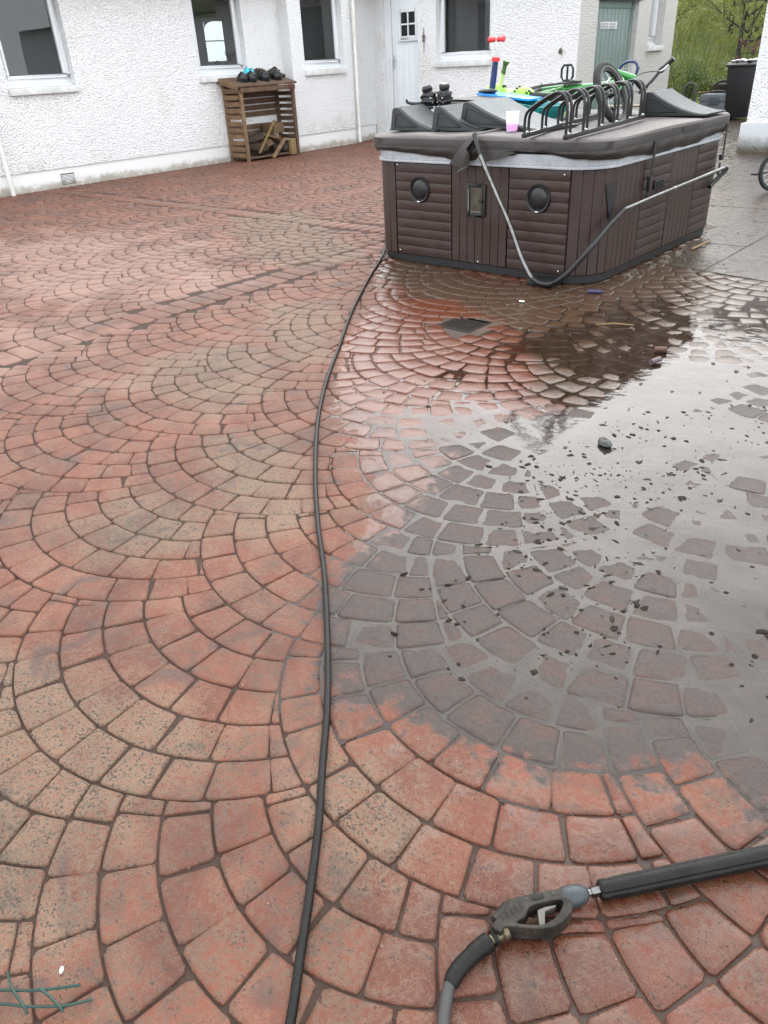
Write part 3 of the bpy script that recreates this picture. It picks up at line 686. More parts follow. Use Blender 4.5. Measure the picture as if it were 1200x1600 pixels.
# rooms behind the glass
def room(F, u0, u1, z0, z1, dep, hole=None, front=-.205, parent=None):
    mb = MB(); q = lambda u, z, d: F.p(u, z, d)
    mb.add([q(u0, z0, front), q(u0, z1, front), q(u0, z1, -dep), q(u0, z0, -dep)], [(0, 1, 2, 3)])
    mb.add([q(u1, z0, front), q(u1, z1, front), q(u1, z1, -dep), q(u1, z0, -dep)], [(0, 1, 2, 3)])
    mb.add([q(u0, z0, front), q(u1, z0, front), q(u1, z0, -dep), q(u0, z0, -dep)], [(0, 1, 2, 3)])
    mb.add([q(u0, z1, front), q(u1, z1, front), q(u1, z1, -dep), q(u0, z1, -dep)], [(0, 1, 2, 3)])
    if not hole: mb.add([q(u0, z0, -dep), q(u1, z0, -dep), q(u1, z1, -dep), q(u0, z1, -dep)], [(0, 1, 2, 3)])
    else:
        a, b, c, d, arch = hole
        us = [u0, a, b, u1]; zs = [z0, c, d, z1]
        for i in range(3):
            for j in range(3):
                if i == 1 and j == 1: continue
                mb.add([q(us[i], zs[j], -dep), q(us[i+1], zs[j], -dep), q(us[i+1], zs[j+1], -dep), q(us[i], zs[j+1], -dep)], [(0, 1, 2, 3)])
        # rounded head of the far opening
        if arch:
            n = 8; pts = [(a, d)]+[(a+(b-a)*.55*(1-math.cos(PI/2*k/n)), d-.16+.16*math.sin(PI/2*k/n)) for k in range(n+1)]
            mb.add([q(u, z, -dep+.01) for u, z in pts], [tuple(range(len(pts)))])
    return mb.go('room', 'inner', parent or house)
room(FA, 4.6, 8.4, .3, 2.7, 3.0)
room(FA, 8.42, 13.4, .3, 2.7, 3.3, hole=(12.03, 12.53, 1.62, 2.36, True))
room(FD, -11.05, -8.4, .3, 2.7, 2.6)
room(FE, 16.1, 17.6, .3, 2.7, 1.6)
mb = MB()
for k in range(26):
    a = random.uniform(0, 6.28); mb.tube([(-15.2, 12.33, 1.6), (-15.2+.05*math.cos(a), 12.33+.14*math.cos(a*1.7), 1.72+.10*random.random())], [.012, .003], 5)
mb.go('house_plant', mat('indoor_plant', (.04, .07, .03), .6), w2)
mb = MB(); mb.tube(spline([(-13.2, 10.35, 1.4), (-13.2, 10.35, 1.56), (-13.2, 10.40, 1.60), (-13.2, 10.44, 1.56)], 5), .013, 8); mb.go('kitchen_tap', 'black', w2)
mb = MB(); mb.add([(-15.585, 12.03, 1.62), (-15.585, 12.53, 1.62), (-15.585, 12.53, 2.36), (-15.585, 12.03, 2.36)], [(0, 1, 2, 3)]); mb.go('dimming_far_pane', glass_mat('dimming_far_glass', (.50, .56, .53)), w2)  # grey tinted pane added to dim the sky seen through the far opening
mb = MB(); mb.box((-15.6, 12.03, 1.99), (-15.57, 12.53, 2.01)); mb.go('far_glazing_bar', 'upvc', w2)
mb = MB(); FD.box(mb, -9.66, -9.45, 1.45, 2.6, -.26, -.24)
for k in range(6): FD.box(mb, -9.66+k*.035, -9.645+k*.035, 1.45, 2.6, -.24, -.232)
mb.go('curtain', 'curtain', w4)
# white door with a four-light window
d0 = MB(); FD.box(d0, -11.86, -11.10, .10, 2.55, -.16, -.115); door = d0.go('door', 'whitedoor', house, .004)
mb = MB(); FD.box(mb, -12.028, -11.94, .02, 2.60, -.17, -.075); FD.box(mb, -11.94, -11.87, .02, 2.60, -.17, -.095); FD.box(mb, -11.87, -11.104, .02, .098, -.17, -.06); mb.go('door_frame', 'upvc', door, .008)
mb = MB(); FD.box(mb, -11.852, -11.775, .11, 2.54, -.115, -.104); mb.go('door_stile', 'upvc', door, .004)
for k in range(4):
    mb = MB(); u = -11.765+k*.164; FD.box(mb, u, u+.16, .11, 1.74, -.115, -.108); mb.go('door_board', 'whitedoor', door, .003)
mb = MB()
for a, b, c, d in [(-11.665, -11.60, 1.80, 2.33), (-11.235, -11.17, 1.80, 2.33), (-11.60, -11.235, 1.80, 1.865), (-11.60, -11.235, 2.265, 2.33), (-11.434, -11.406, 1.865, 2.265), (-11.60, -11.434, 2.05, 2.078), (-11.406, -11.235, 2.05, 2.078)]: FD.box(mb, a, b, c, d, -.112, -.085)
FD.box(mb, -11.69, -11.15, 1.775, 1.80, -.112, -.07); mb.go('door_window_frame', 'upvc', door, .004)
for a, b in ((-11.60, -11.434), (-11.406, -11.235)):
    for c, d in ((1.865, 2.05), (2.078, 2.265)):
        mb = MB(); FD.box(mb, a, b, c, d, -.113, -.106); mb.go('pane', mat('dark_door_glass', (.02, .022, .025), .06), door)
mb = MB(); FD.box(mb, -11.832, -11.795, 1.30, 1.55, -.103, -.093); mb.tube([FD.p(-11.81, 1.45, -.09), FD.p(-11.81, 1.45, -.04), FD.p(-11.70, 1.45, -.035)], .012, 8); mb.go('door_handle', 'steel', door)
# sage green plank door
mb = MB(); FE.box(mb, 14.41, 15.97, .05, 2.19, -.17, -.13); gd = mb.go('plank_door', 'greendoor', house)
n = 9
for k in range(n):
    u = 14.50+k*(15.88-14.50)/n; mb = MB(); FE.box(mb, u+.004, u+(15.88-14.50)/n-.004, .06, 2.08, -.13, -.112+random.uniform(-.002, .002)); mb.go('plank', 'greendoor', gd, .005)
mb = MB(); FE.box(mb, 14.41, 14.50, .06, 2.19, -.13, -.10); FE.box(mb, 15.88, 15.97, .06, 2.19, -.13, -.10); FE.box(mb, 14.50, 15.88, 2.085, 2.19, -.13, -.10); mb.go('door_rail', 'greendoor', gd, .005)
mb = MB(); FE.box(mb, 14.72, 15.36, 1.76, 1.875, -.11, -.099); sp = mb.go('sign_plate', 'grey', gd, .004)
mb = MB()
for c in (0, 1):
    for r in range(4): FE.box(mb, 14.745+c*.315, 14.745+c*.315+.26-.03*((r*3+c) % 3), 1.775+r*.024, 1.787+r*.024, -.0985, -.0975)
mb.go('sign_print', 'print', sp)
mb = MB(); FE.box(mb, 14.3, 16.1, 2.205, 2.30, -.15, .03); mb.go('door_head', 'slate', gd, .01)
# downpipes
def downpipe(x, y, z0, brs, r=.035, m='pipe', lean=0):
    mb = MB(); mb.tube([(x, y, z0), (x, y, .9), (x, y, EAVE)], r, 14); p = mb.go('downpipe', m, house)
    for z in brs:
        mb = MB(); mb.tube([(x, y, z-.025), (x, y, z+.025)], r*1.32, 14); mb.box((x-.075, y-.012, z-.012), (x-.02, y+.012, z+.012)); mb.go('pipe_bracket', m, p)
    return p
downpipe(-11.96, 12.86, .03, (.86, 2.23)); downpipe(-12.20, 5.47, .0, (1.1,), .032)
# air brick in the plinth
mb = MB(); FA.box(mb, 6.325, 6.56, .035, .19, -.035, -.018); av = mb.go('air_vent', 'black', house)
for k in range(7):
    mb = MB(); z = .045+k*.0195; FA.box(mb, 6.328, 6.557, z, z+.011, -.02, -.006); mb.go('slat', 'plinth', av)
# small ornaments on the wall by the door
def wire_star(u, z, s, name, m):
    mb = MB()
    for k in range(5):
        a = PI/2+k*2*PI/5*2; b = a+2*PI/5*2
        mb.tube([FD.p(u+s*.45*math.cos(a), z+s*math.sin(a), .02), FD.p(u+s*.45*math.cos(b), z+s*math.sin(b), .03)], .009, 6)
    mb.tube([FD.p(u, z+s, .02), FD.p(u, z+s*2.0, .01)], .006, 6)
    return mb
mb = wire_star(-10.935, 1.81, .085, '', ''); mb.tube([FD.p(-10.93, 1.73, .02), FD.p(-10.935, 1.56, .02)], .006, 6)
tag(center_origin(mb.go('wall_ornament', 'rosette')), 'rusty wire star ornament hanging on the white wall beside the door', 'ornament')
mb = MB(); mb.blob(FD.p(-7.88, 1.46, .03), (.035, .03, .045), 8, 6, jit=.2, seed=3); mb.tube([FD.p(-7.88, 1.48, .0), FD.p(-7.86, 1.47, .09), FD.p(-7.82, 1.52, .10)], .008, 6)
tag(center_origin(mb.go('wall_hook', 'rosette')), 'small grey hook fixed on the white wall near its right corner', 'hook')
# roofs: slate, seen only mirrored in the wet yard
mb = MB(); mb.add([(-12.0, 1.5, EAVE-.02), (-12.0, 18, EAVE-.02), (-15.4, 18, 5.1), (-15.4, 1.5, 5.1), (-18.8, 1.5, EAVE-.02), (-18.8, 18, EAVE-.02)], [(0, 1, 2, 3), (3, 2, 5, 4)]); mb.go('roof', 'slate', house)
mb = MB(); mb.add([(-15.3, 13.5, EAVE+.01), (-7.3, 13.5, EAVE+.01), (-7.3, 15.7, 4.6), (-15.3, 15.7, 4.6), (-7.3, 17.9, EAVE+.01), (-15.3, 17.9, EAVE+.01)], [(0, 1, 2, 3), (3, 2, 4, 5)]); mb.go('roof', 'slate', house)
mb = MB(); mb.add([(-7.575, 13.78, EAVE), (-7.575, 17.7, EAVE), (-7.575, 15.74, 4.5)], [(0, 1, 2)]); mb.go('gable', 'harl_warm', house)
mb = MB(); mb.tube([(-11.95, 1.5, EAVE-.04), (-11.95, 13.5, EAVE-.04)], .05, 10); mb.go('gutter', 'pipe', house)
adopt(house)
# the outbuilding whose corner stands on the right
ob = empty('outbuilding', (-2.5, 15, 0), 'white roughcast outbuilding corner with grimy smooth base at the right edge', 'building')
FG = Fr('Y', 13.34)
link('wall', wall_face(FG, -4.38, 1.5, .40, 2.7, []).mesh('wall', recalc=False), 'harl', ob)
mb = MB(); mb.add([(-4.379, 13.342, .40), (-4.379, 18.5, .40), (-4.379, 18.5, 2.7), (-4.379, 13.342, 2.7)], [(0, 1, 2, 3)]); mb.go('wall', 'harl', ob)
def grimy_base():
    m, nt, b = newmat('grimy_base_render'); h = NT(nt); p = h.pos(); z = h.n('ShaderNodeSeparateXYZ'); h.L(p, z.inputs[0])
    n = h.noise(p, 6, 5, .7); n2 = h.noise(p, 45, 4, .7)
    f = h.ramp(h.m('ADD', z.outputs[2], h.m('MULTIPLY', h.m('SUBTRACT', n, .5), .28)), .27, .02)
    c = h.mix(f, (.52, .54, .56), (.085, .074, .06)); c = h.mix(h.m('MULTIPLY', f, h.ramp(n2, .5, .65, 0, .6)), c, (.30, .27, .22))
    h.L(c, b.inputs['Base Color']); b.inputs['Roughness'].default_value = .7; h.L(h.bump(n2, .7, .012), b.inputs['Normal']); return m
mb = MB(); mb.box((-4.45, 13.30, -.06), (1.5, 18.45, .397)); mb.go('plinth', grimy_base(), ob, .012)
mb = MB(); mb.add([(-4.5, 13.1, 2.7), (1.5, 13.1, 2.7), (1.5, 18.7, 3.0), (-4.5, 18.7, 3.0)], [(0, 1, 2, 3)]); mb.go('roof', 'slate', ob)
adopt(ob)

# ================================================================== behind the gap: bank, trees, trellis, bin
def bank_mat():
    m, nt, b = newmat('spring_bank'); h = NT(nt); p = h.pos(); n = h.noise(p, 2.5, 6, .7); n2 = h.noise(p, 22, 5, .7)
    c = h.mix(h.ramp(n, .35, .65), (.095, .12, .024), (.17, .195, .05)); c = h.mix(h.ramp(n2, .5, .7, 0, .8), c, (.06, .085, .02))
    h.L(c, b.inputs['Base Color']); b.inputs['Roughness'].default_value = .9; h.L(h.bump(n2, 1, .1), b.inputs['Normal']); return m
def bank():
    xs = np.linspace(-17, 25, 60); ys = np.linspace(20.6, 44, 40); gx, gy = np.meshgrid(xs, ys); P = np.c_[gx.ravel(), gy.ravel()]
    z = -.1+5.6*sstep(P[:, 1], 20.5, 36)+(vnoise(P, .5)-.5)*.9*sstep(P[:, 1], 20.6, 24)+(vnoise(P, 1.7)-.5)*.35
    nx = len(xs); i, j = np.meshgrid(np.arange(nx-1), np.arange(len(ys)-1)); k = (j*nx+i).ravel()
    me = bpy.data.meshes.new('hillside'); me.from_pydata(np.c_[P, z].tolist(), [], np.c_[k, k+1, k+nx+1, k+nx].tolist()); return link('hillside', me, bank_mat(), None, 179)
tag(bank(), kind='structure')
def leaf_mat(name, c, c2):
    m, nt, b = newmat(name); h = NT(nt); p = h.pos(); n = h.noise(p, 3, 4, .6); n2 = h.noise(p, 25, 2)
    h.L(h.mix(h.ramp(h.m('ADD', h.m('MULTIPLY', n, .6), h.m('MULTIPLY', n2, .4)), .38, .62), c, c2), b.inputs['Base Color']); b.inputs['Roughness'].default_value = .55
    b.inputs['Transmission Weight'].default_value = 0
    t = h.n('ShaderNodeBsdfTranslucent'); t.inputs[0].default_value = (c2[0]*1.4, c2[1]*1.4, c2[2], 1)
    x = h.n('ShaderNodeMixShader'); x.inputs[0].default_value = .35; o = nt.nodes['Material Output']
    h.L(b.outputs[0], x.inputs[1]); h.L(t.outputs[0], x.inputs[2]); h.L(x.outputs[0], o.inputs[0]); return m
LEAFS = [leaf_mat('fresh_leaf', (.115, .145, .028), (.215, .245, .06)), leaf_mat('pale_leaf', (.15, .165, .042), (.26, .275, .09)), leaf_mat('deep_leaf', (.035, .06, .012), (.085, .12, .03))]
M['twigbark'] = mat('grey_bark', (.05, .042, .032), .9, c2=(.10, .088, .07), scale=12, bump=.6)
def leaves(mb, c, r, n, s, rr):
    for _ in range(n):
        d = Vector((rr.gauss(0, 1), rr.gauss(0, 1), rr.gauss(0, 1))).normalized()*(rr.random()**.45)
        p = Vector(c)+Vector((d.x*r[0], d.y*r[1], d.z*r[2])); a = Vector((rr.uniform(-1, 1), rr.uniform(-1, 1), rr.uniform(-1, 1))).normalized(); b = a.orthogonal().normalized()
        q = s*rr.uniform(.6, 1.3); w = q*.5
        mb.add([p-a*q, p+b*w, p+a*q, p-b*w], [(0, 1, 2, 3)])
def tree(x, y, z, hgt, spread, n, lm, label, seed, group, s=.06):
    rr = random.Random(seed); t = empty('broadleaf_tree', (x, y, z), label, 'tree', group); mb = MB(); tips = []
    top = Vector((x+rr.uniform(-.3, .3), y, z+hgt*.75)); base = Vector((x, y, z-.1))
    mb.tube(spline([base, base.lerp(top, .5)+Vector((rr.uniform(-.15, .15), 0, 0)), top], 6), [.07-.055*k/12 for k in range(13)], 7)
    for k in range(11):
        a = base.lerp(top, rr.uniform(.2, .95)); ang = rr.uniform(0, 6.28); L = spread*rr.uniform(.5, 1)
        e = a+Vector((math.cos(ang)*L, math.sin(ang)*L, hgt*rr.uniform(.12, .38))); m_ = a.lerp(e, .5)+Vector((0, 0, -.08))
        mb.tube(spline([a, m_, e], 4), [.028-.023*q/8 for q in range(9)], 5); tips += [e, m_]
        for _ in range(3):
            f = e+Vector((rr.uniform(-.5, .5), rr.uniform(-.5, .5), rr.uniform(-.1, .6))); mb.tube([m_.lerp(e, rr.random()), f], [.011, .003], 4); tips.append(f)
    mb.go('trunk', 'twigbark', t); mb = MB()
    for e in tips: leaves(mb, e, (.42, .42, .36), max(4, n//len(tips)), s, rr)
    link('crown', mb.mesh('crown'), LEAFS[lm], t); adopt(t)
def bz(x, y): return float(-.1+5.6*sstep(np.array([y]), 20.5, 36)[0])
for i, (x, y, hg, sp, n, lm, lab) in enumerate([
    (-10.6, 23.0, 3.4, 1.3, 2600, 1, 'pale green leaning young tree just behind the house corner'),
    (-9.6, 26.5, 4.4, 1.8, 3200, 0, 'fresh green young tree on the bank, left of the trellis'),
    (-8.3, 24.0, 3.2, 1.3, 2400, 1, 'pale green young tree above the brown planter'),
    (-9.3, 30.5, 5.0, 2.2, 3600, 0, 'tall fresh green tree highest on the bank'),
    (-7.4, 27.0, 4.6, 1.8, 3200, 2, 'dark green tree partly behind the trellis')]):
    tree(x, y, bz(x, y)-.1, hg, sp, n, lm, lab, 40+i, 'young trees on the bank')
def undergrowth():
    rr = random.Random(3); mb = MB()
    for _ in range(420):
        x, y = rr.uniform(-13.5, -5.5), rr.uniform(20.4, 31); z = bz(x, y)
        leaves(mb, (x, y, z+.15), (.35, .35, .28), 24, .05, rr)
    for _ in range(260):
        x, y = rr.uniform(-13, -6), rr.uniform(20.6, 30); z = bz(x, y); L = rr.uniform(.7, 1.9); a = rr.uniform(-.7, .9)
        mb.tube([(x, y, z), (x+L*a*.4, y, z+L*.6), (x+L*a, y+.1, z+L)], [.012, .009, .003], 4)
    return tag(link('undergrowth', mb.mesh('undergrowth'), LEAFS[0]), 'tangled fresh green undergrowth covering the bank', 'undergrowth', kind='stuff')
undergrowth()
def shrub(x, y, r, h_, label, lm, seed, n=1400):
    rr = random.Random(seed); t = empty('shrub', (x, y, -.05), label, 'shrub', None); mb = MB(); l = MB()
    for k in range(12):
        a = rr.uniform(0, 6.28); e = Vector((x+math.cos(a)*r*rr.random(), y+math.sin(a)*r*rr.random(), h_*rr.uniform(.4, 1))); mb.tube([(x, y, -.05), e], [.02, .004], 5); leaves(l, e, (.22, .22, .2), n//12, .035, rr)
    mb.go('stem', 'twigbark', t); link('foliage', l.mesh('foliage'), LEAFS[lm], t); adopt(t)
shrub(-8.05, 19.9, .5, .95, 'dark green shrub at the foot of the house corner', 2, 5)
shrub(-7.45, 20.2, .45, .7, 'low dark shrub behind the grey arched pipe', 2, 6, 900)
# wheelie bin
bn = empty('wheelie_bin', (-6.44, 18.95, 0), 'black wheelie bin beside the white outbuilding wall', 'bin')
mb = MB(); w, t_ = .235, .29
v = [(-w, -.27, .05), (w, -.27, .05), (w, .2, .05), (-w, .2, .05), (-t_, -.34, 1.0), (t_, -.34, 1.0), (t_, .34, 1.0), (-t_, .34, 1.0)]
mb.add([(-6.44+a, 19.05+b, c) for a, b, c in v], [(0, 3, 2, 1), (4, 5, 6, 7), (0, 1, 5, 4), (1, 2, 6, 5), (2, 3, 7, 6), (3, 0, 4, 7)]); mb.go('body', 'bin', bn, .03)
mb = MB(); mb.prism([(-.38, 1.0), (.36, 1.0), (.36, 1.05), (.1, 1.11), (-.25, 1.09), (-.38, 1.04)], lambda u, w_, h_: (-6.44+h_, 19.05+u, w_), -.31, .31); mb.go('lid', 'bin', bn, .012)
for s_ in (-1, 1):
    mb = MB(); mb.lathe([(.02, -.03), (.1, -.03), (.1, .03), (.02, .03)], lambda a, b, c: (-6.44+s_*.24+c, 19.33+a, .1+b), 16); mb.go('wheel', 'tyre', bn)
mb = MB(); mb.tube([(-6.7, 19.42, .98), (-6.18, 19.42, .98)], .016, 8); mb.go('handle', 'black', bn)
adopt(bn)
mb = MB()
for k in range(7): mb.blob((-6.66+k*.085, 18.80+.1*random.random(), 1.105+.01*(k % 3)), (.06, .08, .016), 8, 5, jit=.25, seed=k)
tag(center_origin(mb.go('white_sack', 'whitebit')), 'crumpled white sack lying on the black bin lid', 'sack')
# trellis
tr = empty('trellis', (-6.5, 20.0, 0), 'tall thin black wire trellis rising behind the bin', 'trellis')
for k in range(4):
    mb = MB(); x = -7.05+k*.24; mb.tube([(x, 20.0, 0), (x+.02, 20.0, 3.6)], .010, 6); mb.go('upright', 'blackmetal', tr)
for k in range(13):
    mb = MB(); z = .5+k*.24; mb.tube([(-7.05, 20.012, z), (-6.3, 20.012, z)], .008, 6); mb.go('crossbar', 'blackmetal', tr)
adopt(tr)
# planter with red flowering stems
pl = empty('planter', (-6.98, 19.9, 0), 'brown round planter with rolled rim behind the grey toolbox', 'planter')
px_, py_ = -6.95, 19.75
mb = MB(); mb.lathe([(.22, 0), (.36, .55), (.39, .60), (.39, .66), (.34, .67), (.33, .60), (.02, .58)], lambda a, b, c: (px_+a, py_+b, c), 22); mb.go('pot', 'planter', pl)
mb = MB(); mb.tube(spline([(px_-.33, py_-.2, .60), (px_-.1, py_-.38, .72), (px_+.2, py_-.35, .69), (px_+.36, py_-.1, .58)], 6), .022, 8); mb.go('rolled_liner', 'planter', pl)
adopt(pl)
fl = empty('red_plant', (-6.9, 20.1, 0), 'spindly plant with dark red flower heads between planter and bin', 'plant')
mb = MB(); hd = MB(); rr = random.Random(9)
for k in range(9):
    a = (-6.9+rr.uniform(-.18, .18), 20.1, 0); e = (-6.92+rr.uniform(-.22, .22), 20.1+rr.uniform(-.1, .1), rr.uniform(.8, 1.5)); mb.tube([a, e], [.009, .004], 5); leaves(hd, e, (.09, .09, .09), 26, .028, rr)
mb.go('stem', 'twigbark', fl); link('flower_head', hd.mesh('flower_head'), M['redleaf'], fl); adopt(fl)
# grey toolbox
tb = empty('toolbox', (-6.97, 19.0, 0), 'grey lidded toolbox standing in front of the brown planter', 'toolbox')
bx, by = -6.93, 18.95
mb = MB(); mb.prism([(-.27, .02), (.27, .02), (.31, .36), (-.31, .36)], lambda u, w_, h_: (bx+u, by+h_, w_), -.17, .17); mb.go('body', 'toolbox', tb, .015)
mb = MB(); mb.prism([(-.33, .36), (.33, .36), (.33, .43), (.28, .50), (-.28, .50), (-.33, .43)], lambda u, w_, h_: (bx+u, by+h_, w_), -.19, .19); mb.go('lid', 'toolbox', tb, .015)
mb = MB(); mb.box((bx-.11, by-.205, .30), (bx+.11, by-.165, .45)); mb.go('latch', 'tooldark', tb, .01)
mb = MB(); mb.tube(spline([(bx-.14, by, .50), (bx-.12, by, .55), (bx+.12, by, .55), (bx+.14, by, .50)], 4), .014, 8); mb.go('handle', 'tooldark', tb)
mb = MB(); mb.blob((bx+.36, by-.1, .40), (.06, .08, .08), 10, 7, jit=.1, seed=2); mb.go('side_bag', 'yellow', tb)
adopt(tb)
mb = MB(); mb.tube(spline([(-7.78, 19.2, 0), (-7.78, 19.2, .55), (-7.74, 19.2, .66), (-7.65, 19.2, .70), (-7.56, 19.2, .66), (-7.53, 19.2, .55), (-7.53, 19.2, 0)], 6), .028, 8)
tag(center_origin(mb.go('arched_pipe', mat('mossy_pipe', (.10, .115, .08), .7, c2=(.17, .18, .14), scale=14))), 'mossy grey pipe bent into an arch left of the toolbox', 'pipe')
mb = MB(); mb.tube([(-7.54, 19.2, .5), (-7.28, 19.62, .50)], .016, 8); tag(center_origin(mb.go('wooden_rail', 'wood')), 'short pale rail running from arched pipe to planter', 'rail')

# ================================================================== HOT TUB
TX0, TX1, TY0, TY1, TR = -4.67, -2.57, 5.10, 7.46, .28
class RR:
    """rounded rectangle path; s runs from the front left corner along the front, right, back, left"""
    def __init__(s, x0, x1, y0, y1, r):
        s.x0, s.x1, s.y0, s.y1, s.r = x0, x1, y0, y1, r; w, d, q = x1-x0-2*r, y1-y0-2*r, PI*r/2
        s.seg = [w, q, d, q, w, q, d, q]; s.L = sum(s.seg)
    def at(s, t, off=0):
        t %= s.L; k = 0
        while t > s.seg[k] and k < 7: t -= s.seg[k]; k += 1
        r, c = s.r, [(s.x1-s.r, s.y0+s.r), (s.x1-s.r, s.y1-s.r), (s.x0+s.r, s.y1-s.r), (s.x0+s.r, s.y0+s.r)][k//2 if k % 2 else 0]
        if k % 2:
            a = -PI/2+(k//2)*PI/2+t/r; n = (math.cos(a), math.sin(a)); return (c[0]+n[0]*(r+off), c[1]+n[1]*(r+off))
        if k == 0: return (s.x0+r+t, s.y0-off)
        if k == 2: return (s.x1+off, s.y0+r+t)
        if k == 4: return (s.x1-r-t, s.y1+off)
        return (s.x0-off, s.y1-r-t)
TP = RR(TX0, TX1, TY0, TY1, TR)
def band(mb, P, s0, s1, z0, z1, d0, d1, step=.05, straight=False):
    n = max(1, int(round((s1-s0)/step))) if not straight else 1; v = []; f = []
    for i in range(n+1):
        t = s0+(s1-s0)*i/n
        for d, z in ((d0, z0), (d1, z0), (d1, z1), (d0, z1)): x, y = P.at(t, d); v.append((x, y, z))
    for i in range(n):
        a, b = i*4, i*4+4
        for k in range(4): f.append((a+k, a+(k+1) % 4, b+(k+1) % 4, b+k))
    f += [(0, 1, 2, 3), (n*4+3, n*4+2, n*4+1, n*4)]
    return mb.add(v, f)
tub = empty('hot_tub', (-3.575, 6.3, 0), 'brown panelled hot tub loaded with toys, standing on wet paving', 'hot tub')
mb = MB(); n = 64; ring = [TP.at(TP.L*k/n, -.03) for k in range(n)]
mb.add([(x, y, z) for z in (.0, .80) for x, y in ring], [tuple(range(n))[::-1], tuple(range(n, 2*n))]+[(i, (i+1) % n, n+(i+1) % n, n+i) for i in range(n)]); mb.go('base', 'black', tub)
mb = MB(); band(mb, TP, 0, TP.L-.001, .012, .062, -.03, -.012); mb.go('base_trim', 'black', tub)
mb = MB(); band(mb, TP, 0, TP.L-.001, .782, .80, -.05, .022); band(mb, TP, 0, TP.L-.001, .80, .872, -.05, .010); mb.go('shell_lip', 'lip', tub, .004)
sf = lambda X: X-(TX0+TR); sr = lambda Y: TP.seg[0]+TP.seg[1]+(Y-(TY0+TR))
w_ = TP.seg
panels = [(sf(-4.38), sf(-3.80), 'h'), (sf(-3.80), sf(-3.29), 'v'), (sf(-3.29), sf(-2.78), 'h'), (sf(-2.78), sr(5.79), 'v'),
          (sr(5.79), sr(6.30), 'h'), (sr(6.30), sr(6.79), 'v'), (sr(6.79), sr(7.27), 'h'), (sr(7.27), sr(7.27)+.62, 'v')]
e = panels[-1][1]; back0 = e; panels += [(e, e+1.4, 'h'), (e+1.4, TP.L-TR*1.6-1.6, 'v'), (TP.L-TR*1.6-1.6, TP.L-TR*1.6-.3, 'h'), (TP.L-TR*1.6-.3, TP.L+sf(-4.38), 'v')]
for i, (s0, s1, kind) in enumerate(panels):
    if s1 <= s0: continue
    mb = MB(); band(mb, TP, s0+.004, s1-.004, .066, .780, -.03, -.010); pn = mb.go('side_panel', 'cab', tub)
    if kind == 'h':
        for k in range(10):
            z0 = .070+k*.0708; mb = MB(); band(mb, TP, s0+.010, s1-.010, z0+.0016, z0+.0692, -.012, .001, .12); mb.go('slat', 'cab', pn, .0035, 2)
    else:
        m_ = max(3, int(round((s1-s0)/.078))); d = (s1-s0)/m_
        for k in range(m_):
            mb = MB(); band(mb, TP, s0+k*d+.0016, s0+(k+1)*d-.0016, .070, .778, -.012, .001, .03); mb.go('plank', 'cab', pn, .0025, 1)
def disc(c, r, prof, m, name, parent, n=26):
    mb = MB(); mb.lathe(prof, lambda a, b, h_: (c[0]+a*r, c[1]-h_, c[2]+b*r), n); return mb.go(name, m, parent)
for x in (-4.12, -3.027):
    s_ = disc((x, TY0, .583), .098, [(1, -.005), (1, .012), (.94, .02), (.84, .017), (.80, .008), (.02, .006)], 'black', 'speaker', tub)
    disc((x, TY0-.009, .583), .078, [(1, -.004), (.9, .004), (.5, .010), (.1, .012), (.02, .012)], 'blackmetal', 'speaker_cone', s_)
    mb = MB(); mb.box((x-.012, TY0-.026, .494), (x+.012, TY0-.018, .499)); mb.go('badge', 'whitebit', s_)
mb = MB()
for a, b, c, d in [(-3.655, -3.625, .425, .655), (-3.51, -3.48, .425, .655), (-3.625, -3.51, .625, .655), (-3.625, -3.51, .425, .455)]: mb.box((a, TY0-.018, c), (b, TY0-.0, d))
ht = mb.go('hatch', 'black', tub, .006)
mb = MB(); mb.box((-3.625, TY0-.010, .455), (-3.51, TY0-.002, .625)); mb.go('hatch_window', 'hatch', ht)
mb = MB(); mb.box((-3.632, TY0-.022, .462), (-3.626, TY0-.008, .618)); mb.box((-3.627, TY0-.014, .452), (-3.51, TY0-.009, .458)); mb.box((-3.627, TY0-.014, .622), (-3.51, TY0-.009, .628)); mb.box((-3.512, TY0-.014, .455), (-3.506, TY0-.009, .625)); mb.go('hatch_trim', mat('pale_trim', (.32, .31, .26), .4), ht)
mb = MB(); mb.box((-3.535, TY0-.03, .53), (-3.50, TY0-.012, .548)); mb.go('hatch_latch', 'black', ht, .004)
# corner light wedge
t0 = sf(-2.78)+.24; mb = MB(); v = []
for i in range(5):
    f_ = i/4; xa, ya = TP.at(t0+.13*f_, .008); xb, yb = TP.at(t0+.055+.02*f_, .012); v += [(xa, ya, .685), (xb, yb, .44)]
mb.add(v, [(2*i, 2*i+1, 2*i+3, 2*i+2) for i in range(4)]); mb.go('corner_light', 'black', tub)
mb = MB(); mb.box((TX1+.002, 5.99, .545), (TX1+.014, 6.17, .615)); nb = mb.go('name_plate', 'black', tub, .004)
for k in range(4):
    mb = MB(); mb.box((TX1+.013, 6.015+k*.036, .56), (TX1+.018, 6.037+k*.036, .60)); mb.go('raised_mark', 'blackmetal', nb)
for x, y, z in [(-4.345, TY0, .095), (-4.345, TY0, .76), (-3.545, TY0, .085), (-2.83, TY0, .75), (-2.83, TY0, .095)]:
    mb = MB(); mb.blob((x, y-.006, z), (.007, .004, .007), 8, 5); mb.go('screw', 'steel', tub)
mb = MB(); mb.box((-3.02, 4.98, .0), (-2.80, 5.13, .045)); mb.go('plinth_block', 'black', tub, .006)
adopt(tub)
